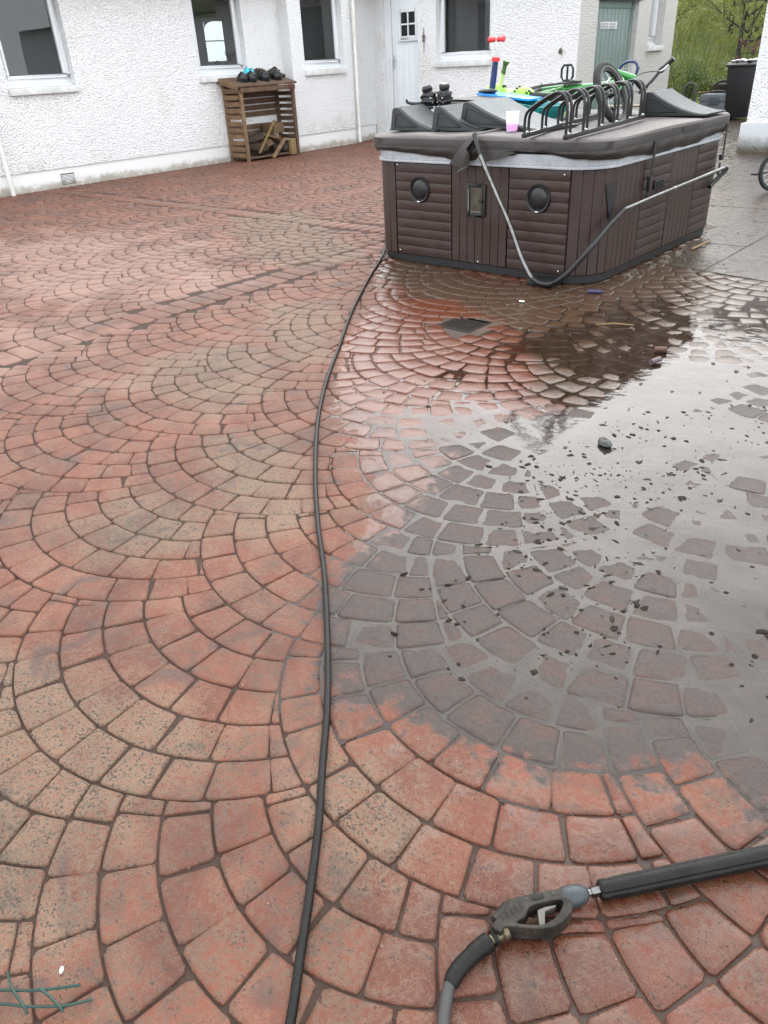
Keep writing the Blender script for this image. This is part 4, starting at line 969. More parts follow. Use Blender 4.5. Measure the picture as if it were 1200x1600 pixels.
# ---- cover: two foam halves and a hanging skirt, straps
cov = empty('spa_cover', (-3.575, 6.3, .87), 'brown vinyl folding cover with hanging dark skirt on the hot tub', 'cover')
CP = RR(TX0-.045, TX1+.045, TY0-.045, TY1+.045, .30); FOLD = -3.565
def slabhalf(x0, x1, rl, rr_):
    out = []
    for k in range(160):
        x, y = CP.at(CP.L*k/160); out.append((x, y))
    side = [(x, y) for x, y in out if (x <= x1 and x >= x0)]
    cx, cy = (max(x0, CP.x0)+min(x1, CP.x1))/2, (CP.y0+CP.y1)/2
    ex = x1 if rl else x0; side += [(ex, CP.y0), (ex, CP.y1)]
    return sorted(set(side), key=lambda p: math.atan2(p[1]-cy, p[0]-cx))
for x0, x1, L in ((-9, FOLD-.006, True), (FOLD+.006, 9, False)):
    P = slabhalf(x0, x1, L, 0); n = len(P); ex = FOLD; mb = MB(); V = []; c = (sum(p[0] for p in P)/n, sum(p[1] for p in P)/n)
    edge_w = abs((CP.x0 if L else CP.x1)-FOLD)
    def ztop(x, y, e):
        f_ = abs(x-FOLD)/edge_w; return .972+.016*(1-f_)+e+.004*math.sin(9*x+4*y)
    rings = [(1, .902, 0), (1.0, .955, 0), (.992, None, -.010), (.975, None, 0), (.6, None, 0), (.25, None, -.004)]
    for s_, z, e in rings:
        for x, y in P:
            q = (c[0]+(x-c[0])*s_, c[1]+(y-c[1])*s_); V.append((q[0], q[1], z if z is not None else ztop(*q, e)))
    V.append((c[0], c[1], ztop(c[0], c[1], -.004))); F = [tuple(range(n))[::-1]]
    for r in range(len(rings)-1): F += [(r*n+i, r*n+(i+1) % n, (r+1)*n+(i+1) % n, (r+1)*n+i) for i in range(n)]
    k = (len(rings)-1)*n; F += [(k+i, k+(i+1) % n, len(V)-1) for i in range(n)]
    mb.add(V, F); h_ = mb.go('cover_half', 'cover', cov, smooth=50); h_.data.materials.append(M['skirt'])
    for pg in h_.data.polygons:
        if pg.center.z < .952: pg.material_index = 1  # side faces take the darker skirt colour to paint in their shade
def skirt():
    mb = MB(); n = 260; rows = 5; V = []; F = []
    s_f = CP.seg[0]
    for i in range(n+1):
        s_ = CP.L*i/n; x, y = CP.at(s_)
        # how low the flap hangs here
        low = .845+.006*math.sin(s_*7)
        if y < TY0:                       # front
            if x < FOLD-.30: low = .862-.035*sstep(np.array([x]), -4.5, -3.75)[0]
            elif x < FOLD: low = .828-.02*math.sin((x-FOLD+.30)*9)
            elif x < FOLD+.35: low = .86
            else: low = .885-.035*sstep(np.array([x]), -3.0, -2.75)[0]
        elif x > TX1-.02 or y < TY0+.28: low = .846-.042*math.sin(PI*min(1, max(0, (y-TY0-.1)/2.1)))+.006*math.sin(s_*9)
        for r in range(rows):
            t = r/(rows-1); z = .903-(.903-low)*t; bulge = .012*math.sin(PI*t)+.006*math.sin(s_*23+r*1.2)*t
            xx, yy = CP.at(s_, -.004+bulge-.018*t); V.append((xx, yy, z))
    for i in range(n):
        for r in range(rows-1): a = i*rows+r; F.append((a, a+rows, a+rows+1, a+1))
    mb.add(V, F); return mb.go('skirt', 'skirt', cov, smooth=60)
skirt()
# torn flap by the fold, gathered into a knot
mb = MB(); mb.add([(-3.62, 5.045, .965), (-3.545, 5.03, .975), (-3.60, 5.00, .90), (-3.72, 5.03, .86), (-3.78, 5.035, .79), (-3.66, 5.015, .77), (-3.69, 5.0, .735), (-3.585, 5.02, .785), (-3.575, 5.01, .87)],
                  [(0, 1, 2), (0, 2, 3), (2, 5, 3), (3, 5, 4), (2, 8, 5), (5, 8, 7), (5, 7, 6)])
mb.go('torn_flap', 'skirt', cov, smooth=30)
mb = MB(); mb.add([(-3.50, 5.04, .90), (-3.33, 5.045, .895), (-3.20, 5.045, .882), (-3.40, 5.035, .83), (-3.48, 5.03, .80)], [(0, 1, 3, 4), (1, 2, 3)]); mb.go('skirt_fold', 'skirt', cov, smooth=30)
mb = MB(); mb.tube(spline([(-3.58, 5.06, .985), (-3.56, 5.6, 1.0), (-3.565, 6.4, .998)], 6), .012, 6); mb.go('fold_welt', 'cover', cov)
for y in (5.82, 7.22):
    mb = MB(); mb.box((TX1+.049, y-.017, .66), (TX1+.053, y+.017, .90)); mb.box((TX1+.02, y-.016, .655), (TX1+.052, y+.016, .662)); st = mb.go('strap', 'black', cov)
    mb = MB(); mb.box((TX1+.028, y-.022, .56 if y < 6 else .62), (TX1+.056, y+.022, .665)); mb.tube([(TX1+.04, y, .6), (TX1+.045, y-.02, .50)], .010, 6); mb.go('buckle', 'black', st, .005)
mb = MB(); mb.box((TX1+.046, 6.30, .915), (TX1+.050, 6.62, .95)); mb.go('care_label', 'skirt', cov)
adopt(cov)
# ---- cover lifter: bent tube, bare chrome and black foam
lf = empty('cover_lifter', (-2.9, 5.0, 0), 'bent chrome and black cover lifter bar hanging round the tub corner', 'lifter bar')
a_ = [(-3.545, 5.035, 1.0), (-3.50, 5.0, .93), (-3.43, 4.98, .815)]; MB().tube(spline(a_, 6), .016, 12).go('bracket_bar', 'blackmetal', lf)
b_ = [(-3.46, 4.985, .865), (-3.43, 4.98, .815), (-3.31, 4.975, .62), (-3.19, 4.97, .43), (-3.075, 4.96, .215), (-2.985, 4.95, .09), (-2.95, 4.95, .058)]; MB().tube(spline(b_, 6), .0165, 12).go('chrome_bar', 'chrome', lf)
c_ = [(-2.955, 4.95, .06), (-2.89, 4.945, .036), (-2.80, 4.94, .04), (-2.72, 4.93, .085), (-2.64, 4.95, .165), (-2.545, 5.02, .31), (-2.52, 5.20, .42), (-2.50, 5.39, .506)]; MB().tube(spline(c_, 6), .019, 12).go('foam_bar', 'black', lf)
d_ = [(-2.50, 5.37, .503), (-2.498, 5.74, .517), (-2.497, 6.19, .530), (-2.497, 6.68, .542), (-2.495, 7.24, .556), (-2.497, 7.28, .554)]; MB().tube(spline(d_, 6), .0165, 12).go('chrome_bar', 'chrome', lf)
MB().tube([(-2.498, 6.17, .529), (-2.497, 6.23, .531)], .0195, 12).go('joint_sleeve', 'chrome', lf)
e_ = [(-2.497, 7.20, .553), (-2.495, 7.275, .553), (-2.50, 7.29, .53), (-2.53, 7.20, .47), (-2.545, 7.10, .42)]; MB().tube(spline(e_, 6), .019, 12).go('foam_grip', 'black', lf)
adopt(lf)

# ================================================================== THINGS ON THE COVER
ZT = .985
def wedge(name, label, x0, x1, y0, y1, h_, deckm, z=ZT, tilt=0, rotz=0, curve=1.7, lip=.10):
    o = empty(name, ((x0+x1)/2, (y0+y1)/2, z), label, 'ramp', 'skate ramps on the hot tub cover'); L = x1-x0; W = y1-y0
    n = 14; top = [(-L/2+.02, .012), (-L/2+.045, h_*.90), (-L/2+.065, h_*.985), (-L/2+.10, h_)]
    for k in range(1, n+1):
        t = k/n; top.append((-L/2+.10+(L-.10)*t, max(.010, h_*(1-t)**curve+.010*t)))
    pr = [(-L/2, 0)]+top+[(L/2, 0)]
    mb = MB(); mb.prism(pr, lambda u, w, d: (u, d, w), -W/2, W/2); b = mb.go('body', 'ramp', o, .008, 2, 35)
    d = [(u, w+.0045) for u, w in top[3:]]; mb = MB(); V = []
    for u, w in d: V += [(u, -W/2+.018, w), (u, W/2-.018, w)]
    mb.add(V, [(2*i, 2*i+1, 2*i+3, 2*i+2) for i in range(len(d)-1)]); mb.go('deck', deckm, o)
    # recessed side panel outline moulded in the flank
    ol = [(-L/2+.07, .03), (-L/2+.085, h_*.72), (-L/2+.13, h_*.74), (-L/2+.10+(L-.1)*.38, h_*.30), (L*.10, .03)]
    for s_ in (-1, 1): mb = MB(); mb.tube([(u, s_*(W/2+.001), w) for u, w in ol], .0045, 6, closed=True); mb.go('moulded_rib', 'ramp', o)
    o.rotation_euler = (0, tilt, rotz); return o
wedge('kicker_ramp', 'black plastic ramp with grey deck at the left end of the cover', -4.60, -4.10, 5.30, 5.66, .168, 'rampdeck')
wedge('kicker_ramp', 'black plastic ramp below the black pads, second from the left', -4.20, -3.70, 5.34, 5.68, .172, 'rampdeck', rotz=.03)
wedge('kicker_ramp', 'large black ramp with pale grey deck propped beside the pink cup', -3.97, -3.19, 5.40, 5.92, .172, 'ramppale', z=ZT+.014, tilt=.035, rotz=-.06)
wedge('kicker_ramp', 'dark grey ramp at the far right end of the cover', -3.13, -2.55, 6.78, 7.22, .175, 'rampdeck')
# black tray ramp lying behind
tp = empty('platform_ramp', (-4.36, 6.15, ZT), 'black hollow platform section lying behind the two left ramps', 'ramp')
mb = MB(); mb.prism([(-.20, 0), (.24, 0), (.24, .165), (-.12, .18), (-.22, .15)], lambda u, w, d: (-4.36+u, 6.18+d, ZT+w), -.2, .2); mb.go('body', 'ramp', tp, .008)
mb = MB(); mb.add([(-4.49, 5.97, ZT+.187), (-4.12, 5.97, ZT+.172), (-4.12, 6.39, ZT+.172), (-4.49, 6.39, ZT+.187)], [(0, 1, 2, 3)]); mb.go('deck', 'ramp', tp); adopt(tp)
# black protective pads
def pad(c, r, rot, label, seed):
    o = empty('knee_pad', c, label, 'knee pad', 'black protective pads')
    mb = MB(); mb.blob((0, 0, 0), r, 18, 12, fn=lambda x, y, z: (x*(1+.25*z/r[2]*.3), y, z*(1 if z > 0 else .8))); mb.go('shell', 'helmet', o)
    for k in range(3):
        z = -r[2]*.5+k*r[2]*.5; q = math.sqrt(max(.05, 1-(z/r[2])**2))*1.05; mb = MB(); mb.tube([(r[0]*q*math.cos(a*PI/10), r[1]*q*math.sin(a*PI/10), z+.008*math.sin(a)) for a in range(20)], .012, 6, closed=True); mb.go('strap', 'black', o)
    mb = MB(); mb.lathe([(r[0]*.62, 0), (r[0]*.68, .025), (r[0]*.5, .045), (.01, .045)], lambda a, b, h_: (a, b, r[2]*.82+h_), 16); mb.go('cap', 'helmet', o)
    for k in range(3): mb = MB(); mb.blob((r[0]*.55+.01*k, -r[1]*.80, .02-.035*k), (.010, .006, .008), 7, 5); mb.go('rivet', 'steel', o)
    o.rotation_euler = rot
pad((-4.50, 5.72, 1.175), (.068, .06, .085), (.1, -.15, .2), 'left black protective pad on the ramps, a strap trailing left', 1)
pad((-4.37, 5.76, 1.19), (.066, .06, .085), (.15, .2, -.3), 'right black protective pad on the ramps, with shiny rivets', 2)
mb = MB(); mb.tube(spline([(-4.70, 5.66, 1.19), (-4.69, 5.67, 1.165), (-4.62, 5.69, 1.155), (-4.55, 5.72, 1.16)], 6), [.009+.004*min(1, k/9) for k in range(19)], 8)
tag(center_origin(mb.go('loose_strap', 'black')), 'black curled strap trailing from the left pad over the ramp', 'strap')
mb = MB(); mb.tube([(-4.37, 5.86, 1.135), (-4.25, 5.90, 1.132)], .020, 12); tag(center_origin(mb.go('handlebar_grip', mat('olive_rubber', (.06, .065, .04), .6))), 'short olive rubber grip lying beside the pads', 'grip')
# clear cup with pink chalk
cu = empty('plastic_cup', (-3.44, 5.36, ZT), 'clear plastic cup with pink contents beside the bike rack', 'cup')
cf = lambda a, b, h_: (-3.44+a, 5.36+b, ZT+.004+h_)
mb = MB(); V = []; n = 22
mb.lathe([(.040, .0), (.047, .125), (.050, .128), (.050, .132), (.045, .130), (.038, .004)], cf, n); mb.go('cup_wall', 'cupclear', cu)
mb = MB(); mb.lathe([(.036, .005), (.040, .05), (.030, .058), (.005, .052)], cf, n); mb.go('contents', 'pink', cu); adopt(cu)
# bike rack
rk = empty('bike_rack', (-3.03, 5.75, ZT), 'black tubular bike rack with rows of hoops on the cover', 'bike rack')
A0, A1, B0, B1 = Vector((-3.07, 4.93, ZT+.012)), Vector((-3.42, 6.74, ZT+.012)), Vector((-2.72, 4.87, ZT+.012)), Vector((-2.93, 6.48, ZT+.012))
for a, b in ((A0, A1), (B0, B1)):
    mb = MB(); d = (b-a).normalized(); s_ = Vector((0, 0, 1)).cross(d)*.016; up = Vector((0, 0, .022)); v = []
    for p in (a, b): v += [p-s_-up*.3, p+s_-up*.3, p+s_+up, p-s_+up]
    mb.add(v, [(0, 1, 2, 3), (7, 6, 5, 4), (0, 4, 5, 1), (1, 5, 6, 2), (2, 6, 7, 3), (3, 7, 4, 0)]); rail = mb.go('rail', 'blackmetal', rk, .004)
    for k in range(6):
        p = a.lerp(b, .03+.94*k/5.); mb = MB(); mb.blob((p.x-s_.x*.3, p.y, p.z+.026), (.011, .011, .008), 8, 5); mb.go('bolt', 'steel', rail)
for k in range(6):
    for dd in (0, .052):
        t = .015+.93*k/5.; L0 = A0.lerp(A1, t)+Vector((-.006, dd, 0)); R0 = B0.lerp(B1, t)+Vector((-.006, dd, 0)); w = R0-L0; z = Vector((0, 0, 1))
        P = [L0, L0+z*.09, L0+w*.03+z*.135, L0+w*.14+z*.17, L0+w*.45+z*.225, L0+w*.72+z*.262, L0+w*.90+z*.25, L0+w*.985+z*.20, R0+z*.13, R0]
        MB().tube(spline(P, 5), .0098, 10).go('hoop', 'blackmetal', rk)
adopt(rk)
# kick scooter, blue and red
sc = empty('kick_scooter', (-4.45, 6.55, ZT), 'kick scooter with red T handle and dark blue stem', 'scooter')
MB().tube([(-4.47, 6.60, 1.15), (-4.432, 6.6, 1.445)], [.030, .026], 12).go('stem', 'navy', sc)
MB().tube([(-4.434, 6.6, 1.43), (-4.431, 6.6, 1.462)], .037, 12).go('collar', 'red', sc)
MB().tube([(-4.431, 6.6, 1.45), (-4.427, 6.6, 1.60)], .0075, 8).go('handle_post', 'steel', sc)
for s_ in (-1, 1): MB().tube([(-4.428+s_*.008, 6.6, 1.597), (-4.428+s_*.03, 6.6, 1.597), (-4.428+s_*.05, 6.6, 1.597), (-4.428+s_*.075, 6.6, 1.597), (-4.428+s_*.083, 6.6, 1.597)], [.019, .021, .019, .026, .020], 12).go('grip', 'red', sc)
MB().box((-4.43, 6.588, 1.55), (-4.42, 6.61, 1.62)).go('handle_clip', 'whitebit', sc, .003)
mb = MB(); mb.prism([(-.12, 0), (.12, 0), (.12, .02), (-.12, .02)], lambda u, w, d: (-4.36+d, 6.5+u, 1.165+w-.10*d), -.12, .42); mb.go('deck', 'blue', sc, .006)
mb = MB(); mb.blob((-4.40, 6.44, 1.205), (.10, .06, .022), 14, 8); mb.go('deck_pad', 'black', sc)
for y in (6.46, 6.70): mb = MB(); mb.lathe([(.01, -.014), (.06, -.014), (.062, 0), (.06, .014), (.01, .014)], lambda a, b, h_: (-4.53+a, y+h_, 1.055+b), 16); mb.go('wheel', 'black', sc)
mb = MB(); mb.lathe([(.01, -.014), (.05, -.014), (.05, .014), (.01, .014)], lambda a, b, h_: (-3.97+a, 6.5+h_, 1.035+b), 16); mb.go('wheel', 'black', sc)
adopt(sc)
# second scooter, lime
sd = empty('kick_scooter', (-4.52, 6.85, ZT), 'lime scooter with a single olive grip sticking up beside the red handle', 'scooter')
MB().tube([(-4.535, 6.8, 1.08), (-4.483, 6.8, 1.338)], .0155, 10).go('stem', 'limepale', sd)
MB().tube([(-4.484, 6.8, 1.335), (-4.476, 6.8, 1.345), (-4.470, 6.8, 1.37), (-4.462, 6.8, 1.40), (-4.456, 6.8, 1.408), (-4.448, 6.8, 1.428)], [.027, .021, .019, .021, .029, .029], 12).go('grip', mat('olive_grip', (.13, .25, .04), .5), sd)
mb = MB(); mb.prism([(-.28, 0), (.20, 0), (.20, .03), (-.28, .03)], lambda u, w, d: (-4.40+u, 6.86+d, 1.055+w), -.06, .06); mb.go('deck', 'lime', sd, .008)
for x in (-4.66, -4.22): mb = MB(); mb.lathe([(.01, -.016), (.055, -.016), (.055, .016), (.01, .016)], lambda a, b, h_: (x+a, 6.86+h_, 1.045+b), 16); mb.go('wheel', 'black', sd)
adopt(sd)
def helmet(name, c, r, m, label, rot=(0, 0, 0), vents=True, cat='helmet', group=None, z0=0):
    o = empty(name, c, label, cat, group); mb = MB(); n, k_ = 22, 9; prof = [(r[0]*math.cos(PI/2*i/k_)*(1 if i < k_ else 0.02), r[2]*math.sin(PI/2*i/k_)) for i in range(k_+1)]
    mb.lathe([(r[0]*.96, -.035), (r[0]*1.01, -.03)]+prof, lambda a, b, h_: (a, b*r[1]/r[0], h_), n); mb.go('shell', m, o)
    mb = MB(); mb.tube([(r[0]*1.0*math.cos(a*PI/12), r[1]*1.0*math.sin(a*PI/12), -.03+.01*math.cos(a*PI/6)) for a in range(24)], .009, 6, closed=True); mb.go('rim', 'black', o)
    if vents:
        for q in (-1, 0, 1):
            for fb in (-1, 1):
                mb = MB(); th = .95 if q else 1.05; ph = q*.55+(0 if fb > 0 else PI)
                p = Vector((r[0]*math.cos(th)*math.cos(ph), r[1]*math.cos(th)*math.sin(ph), r[2]*math.sin(th)))*1.005
                mb.blob(p, (.022, .010, .012), 8, 5); mb.go('vent', 'black', o)
    for s_ in (-1, 1): mb = MB(); mb.tube([(.02, s_*r[1]*.9, -.03), (0, s_*r[1]*.6, -.07), (0, 0, -.085)], .006, 5); mb.go('chin_strap', 'black', o)
    o.rotation_euler = rot; return o
helmet('helmet', (-4.65, 6.95, 1.16), (.115, .095, .085), 'lime', 'round lime green helmet behind the blue scooter stem', (0, .2, .3))
helmet('helmet', (-4.20, 6.72, 1.13), (.13, .10, .085), 'lime', 'lime green helmet lying between the blue deck and bicycle tyre', (.55, .25, -.3))
mb = MB(); mb.blob((-4.50, 6.98, 1.16), (.06, .05, .035), 10, 7, jit=.12, seed=4); tag(center_origin(mb.go('knee_guard', 'limepale')), 'small yellow green guard beside the round lime helmet', 'guard')
# turquoise tub
tq = empty('toy_tub', (-3.9, 6.35, ZT), 'turquoise plastic tray behind the pale ramp deck', 'tray')
def tray(o, c, L, W, h_, rz, tilt, m):
    Rm = Matrix.Rotation(rz, 4, 'Z') @ Matrix.Rotation(tilt, 4, 'Y'); fn = lambda u, v, w: tuple(Vector(c)+Rm @ Vector((u, v, w)))
    mb = MB(); o_ = [(-L/2, -W/2), (L/2, -W/2), (L/2, W/2), (-L/2, W/2)]; i_ = lambda k: [(u*k, v*k) for u, v in o_]
    V = [fn(u, v, 0) for u, v in i_(.82)]+[fn(u, v, h_) for u, v in i_(1)]+[fn(u, v, h_) for u, v in i_(.95)]+[fn(u, v, .012) for u, v in i_(.79)]
    F = [(3, 2, 1, 0), (12, 13, 14, 15)]
    for a in (0, 4, 8): F += [(a+k, a+(k+1) % 4, a+4+(k+1) % 4, a+4+k) for k in range(4)]
    mb.add(V, F); mb.go('tray_shell', m, o, .006)
tray(tq, (-3.90, 6.33, ZT+.012), .58, .34, .13, -.25, .10, 'teal')
MB().box((-4.06, 6.16, 1.06), (-4.035, 6.165, 1.075)).go('label_tag', 'whitebit', tq); adopt(tq)
# green bicycle lying on its side
bk = empty('bicycle', (-3.7, 6.8, ZT), 'bright green bicycle lying on its side behind the rack', 'bicycle')
def wheel(o, c, R, nrm, tw, m='tyre', rim='black', side=None, spokes=18):
    nrm = Vector(nrm).normalized(); u = nrm.orthogonal().normalized(); v = nrm.cross(u); c = Vector(c); q = lambda a, r, h_=0: c+(u*math.cos(a)+v*math.sin(a))*r+nrm*h_
    t = MB().tube([q(2*PI*k/40, R-tw) for k in range(40)], tw, 10, closed=True).go('tyre', m, o)
    if side:
        for s_ in (-1, 1): MB().tube([q(2*PI*k/40, R-tw*1.55, s_*tw*.55) for k in range(40)], tw*.42, 6, closed=True).go('tyre_wall', side, t)
    MB().tube([q(2*PI*k/40, R-2.1*tw) for k in range(40)], tw*.5, 6, closed=True).go('rim', rim, t)
    MB().tube([c-nrm*.045, c+nrm*.045], .022, 10).go('hub', 'blackmetal', t)
    mb = MB()
    for k in range(spokes): mb.tube([q(2*PI*k/spokes, R-2.2*tw), q(2*PI*k/spokes+.5*(-1)**k, .02, .03*(-1)**k)], .0016, 4)
    mb.go('spokes', 'steel', t); return t
wheel(bk, (-3.98, 6.93, 1.165), .30, (.05, -.10, 1), .034)
wheel(bk, (-3.19, 6.42, 1.165), .255, (.906, .03, .435), .030, side='greytyre', rim='black')
def tb_(pts, r, m, name, nseg=5): return MB().tube(spline(pts, nseg), r, 12).go(name, m, bk)
tb_([(-4.34, 7.05, 1.175), (-4.1, 6.98, 1.195), (-3.87, 6.9, 1.215)], .014, 'bikegreen', 'chain_stay')
tb_([(-3.90, 6.9, 1.185), (-3.65, 6.84, 1.205), (-3.40, 6.78, 1.222), (-3.29, 6.73, 1.245)], .026, 'bikegreen', 'down_tube')
tb_([(-4.15, 6.93, 1.145), (-3.8, 6.82, 1.16), (-3.45, 6.72, 1.19), (-3.30, 6.70, 1.225)], .020, 'bikegreen', 'top_tube')
tb_([(-3.89, 6.9, 1.2), (-4.15, 6.93, 1.15), (-4.22, 6.93, 1.14)], .018, 'bikegreen', 'seat_tube')
tb_([(-3.315, 6.71, 1.305), (-3.25, 6.78, 1.275), (-3.205, 6.83, 1.255)], .030, 'bikegreen', 'head_tube')
for s_ in (-1, 1): tb_([(-3.30, 6.70, 1.29), (-3.27+s_*.05, 6.62+s_*.03, 1.25), (-3.23+s_*.05, 6.50+s_*.03, 1.205), (-3.20+s_*.05, 6.42, 1.185)], .013, 'bikegreen', 'fork_leg')
MB().lathe([(.01, -.004), (.085, -.004), (.085, .004), (.01, .004)], lambda a, b, h_: (-3.86+a, 6.88+b*.95, 1.242+h_+.05*b), 24).go('chainring', 'black', bk)
tb_([(-3.86, 6.9, 1.235), (-3.868, 6.9, 1.25), (-3.872, 6.9, 1.265)], .012, 'black', 'crank', 3)
tb_([(-3.86, 6.9, 1.245), (-3.80, 6.86, 1.25), (-3.735, 6.83, 1.245)], .012, 'black', 'crank', 3)
mb = MB(); mb.box((-3.81, 6.82, 1.235), (-3.72, 6.89, 1.255)); mb.go('pedal', 'black', bk, .005)
mb = MB(); ol = [(-.036, 0), (.036, 0), (.056, .028), (.056, .088), (.036, .118), (-.036, .118), (-.056, .088), (-.056, .028)]
mb.tube([(-3.875+u, 6.9, 1.255+w) for u, w in ol], .010, 8, closed=True); mb.tube([(-3.875, 6.9, 1.25), (-3.875, 6.9, 1.372)], .010, 8); mb.go('pedal', 'black', bk)
tb_([(-4.20, 6.93, 1.145), (-4.30, 6.90, 1.15)], .012, 'steel', 'seat_post', 2)
mb = MB(); mb.blob((-4.36, 6.88, 1.15), (.11, .05, .03), 14, 8, fn=lambda x, y, z: (x, y*(1.2-.8*(x+.11)/.22), z)); mb.go('saddle', 'black', bk)
tb_([(-3.21, 6.82, 1.255), (-3.17, 6.88, 1.19), (-3.16, 6.9, 1.165)], .016, 'black', 'stem')
tb_([(-3.17, 6.86, 1.15), (-3.108, 6.93, 1.226), (-3.05, 6.99, 1.314), (-2.963, 7.0, 1.389)], .013, 'blackmetal', 'handlebar')
MB().tube([(-3.035, 6.99, 1.325), (-2.963, 7.0, 1.389)], .019, 12).go('grip', 'black', bk)
MB().tube([(-3.062, 6.985, 1.30), (-3.038, 6.99, 1.322)], .024, 10).go('brake_clamp', 'black', bk)
tb_([(-3.05, 6.96, 1.30), (-3.02, 6.95, 1.31), (-2.985, 6.965, 1.345)], .007, 'steel', 'brake_lever')
for p in ([(-3.06, 6.98, 1.30), (-3.13, 6.95, 1.30), (-3.20, 6.9, 1.285), (-3.22, 6.83, 1.25)], [(-3.07, 6.98, 1.29), (-3.10, 6.90, 1.22), (-3.12, 6.88, 1.17), (-3.20, 6.86, 1.16)]): tb_(p, .0035, 'black', 'brake_cable')
mb = MB(); mb.tube([(-4.20, 7.02, 1.19), (-4.20, 7.02, 1.235)], .004, 6); mb.go('valve_stem', 'black', bk); adopt(bk)
# dark blue hoop of a folded net
mb = MB(); mb.tube(spline([(-3.575, 7.28, 1.22), (-3.575, 7.28, 1.30), (-3.545, 7.28, 1.35), (-3.49, 7.28, 1.373), (-3.43, 7.28, 1.368), (-3.402, 7.28, 1.335), (-3.40, 7.28, 1.30), (-3.43, 7.28, 1.20), (-3.46, 7.28, 1.0)], 6), .012, 8)
hn = tag(mb.go('net_hoop', 'bluenet'), 'dark blue bent hoop with thin netting behind the front wheel', 'hoop')
mb = MB()
for k in range(7): mb.tube([(-3.56+k*.022, 7.281, 1.12), (-3.55+k*.02, 7.281, 1.352)], .0016, 4)
for k in range(9): mb.tube([(-3.57, 7.281, 1.13+k*.024), (-3.415, 7.281, 1.13+k*.024)], .0016, 4)
mb.go('netting', 'grey', hn)
MB().box((-3.405, 7.265, 1.305), (-3.385, 7.295, 1.33)).go('hoop_clip', 'bluenet', hn, .004)
# oddments under the bike
def skate(c, rz, label):
    o = empty('skateboard', c, label, 'skateboard'); mb = MB(); mb.prism([(-.26, .03), (-.20, 0), (.20, 0), (.26, .03), (.26, .042), (.2, .012), (-.2, .012), (-.26, .042)], lambda u, w, d: (u, d, w+.06), -.075, .075); mb.go('board', mat('pale_maple', (.36, .26, .16), .5), o)
    for x in (-.15, .15):
        for y in (-.06, .06): mb = MB(); mb.lathe([(.008, -.016), (.026, -.016), (.026, .016), (.008, .016)], lambda a, b, h_: (x+a, y+h_, .027+b), 14); mb.go('wheel', 'black', o)
    o.rotation_euler = (0, 0, rz)
skate((-3.30, 6.98, ZT-.004), .25, 'small skateboard lying under the green bicycle')
mb = MB(); mb.blob((-4.02, 6.62, 1.03), (.06, .05, .045), 12, 8, jit=.05, seed=8); tag(center_origin(mb.go('ball', 'red')), 'small red ball under the lime helmet', 'ball')
mb = MB(); mb.blob((-3.80, 6.55, 1.03), (.13, .07, .045), 14, 8, jit=.1, seed=9); tag(center_origin(mb.go('grey_pad', 'limepale')), 'pale green pad lying between rack and bicycle', 'pad')

# ================================================================== WOOD STORE
ws = empty('log_store', (-12.02, 10.35, 0), 'slatted brown wooden log store against the house wall', 'log store')
LX0, LX1, LY0, LY1 = -12.24, -11.80, 9.70, 10.93
for x, y, h_, m in ((LX1, LY0, 1.17, 'wood'), (LX1, LY1, 1.17, 'wood2'), (LX0, LY0, 1.29, 'wood'), (LX0, LY1, 1.29, 'wood2')):
    mb = MB(); mb.box((x-.025, y-.03, 0), (x+.025, y+.03, h_)); mb.go('post', m, ws, .004)
for k in range(11):
    z = .07+k*.103; r_ = random.uniform(-.004, .004)
    mb = MB(); mb.box((LX0+.03, LY0-.045, z), (LX1-.026, LY0-.031, z+.07+r_)); mb.go('side_slat', 'wood', ws, .003)
    mb = MB(); mb.box((LX0+.03, LY1+.005, z), (LX1-.026, LY1+.02, z+.07+r_)); mb.go('side_slat', 'wood2', ws, .003)
    if k != 2 and k != 5: mb = MB(); mb.box((LX0-.03, LY0+.03, z), (LX0-.015, LY1-.03, z+.085)); mb.go('back_slat', 'wood2', ws, .003)
mb = MB(); mb.prism([(LX0-.05, 1.32), (LX1+.06, 1.185), (LX1+.06, 1.215), (LX0-.05, 1.35)], lambda u, w, d: (u, d, w), LY0-.09, LY1+.07); mb.go('roof', 'wood2', ws, .004)
mb = MB(); mb.prism([(LX0-.05, 1.26), (LX1+.062, 1.14), (LX1+.062, 1.216), (LX0-.05, 1.352)], lambda u, w, d: (u, d, w), LY0-.115, LY0-.092); mb.go('barge_board', 'wood', ws, .004)
mb = MB(); mb.box((LX1+.03, LY0-.03, 1.10), (LX1+.052, LY1+.03, 1.175)); mb.go('front_rail', 'wood2', ws, .004)
mb = MB(); mb.box((LX0, LY0, .04), (LX1, LY1, .065)); mb.go('floor', 'wood2', ws)
adopt(ws)
def log(c, L, r, rot, label, m='log', split=True, seed=0):
    rr = random.Random(seed); n = 9; ang = [PI*k/(n-1) if split else 2*PI*k/n for k in range(n)]
    pr = [(r*math.cos(a)*rr.uniform(.88, 1.08), r*math.sin(a)*rr.uniform(.88, 1.08)) for a in ang]
    mb = MB(); mb.prism(pr, lambda u, w, d: (d, u, w), -L/2, L/2); o = link('split_log', mb.mesh('split_log', .006, 1), m, None, 30)
    o.location = c; o.rotation_euler = rot; tag(o, label, 'log', 'logs in the store'); return o
log((-12.0, 10.10, .16), .36, .12, (0, .1, .3), 'thick split log at the left of the store pile', 'bark', seed=1)
log((-12.02, 10.30, .20), .34, .13, (.4, .05, -.2), 'big split log in the middle of the store pile', 'log', seed=2)
log((-11.98, 10.45, .30), .32, .10, (-.5, .2, .5), 'reddish split log on top of the store pile', 'log', seed=3)
log((-12.05, 10.12, .33), .34, .08, (.3, -.2, .9), 'long split log leaning at the back left of the pile', 'bark', seed=4)
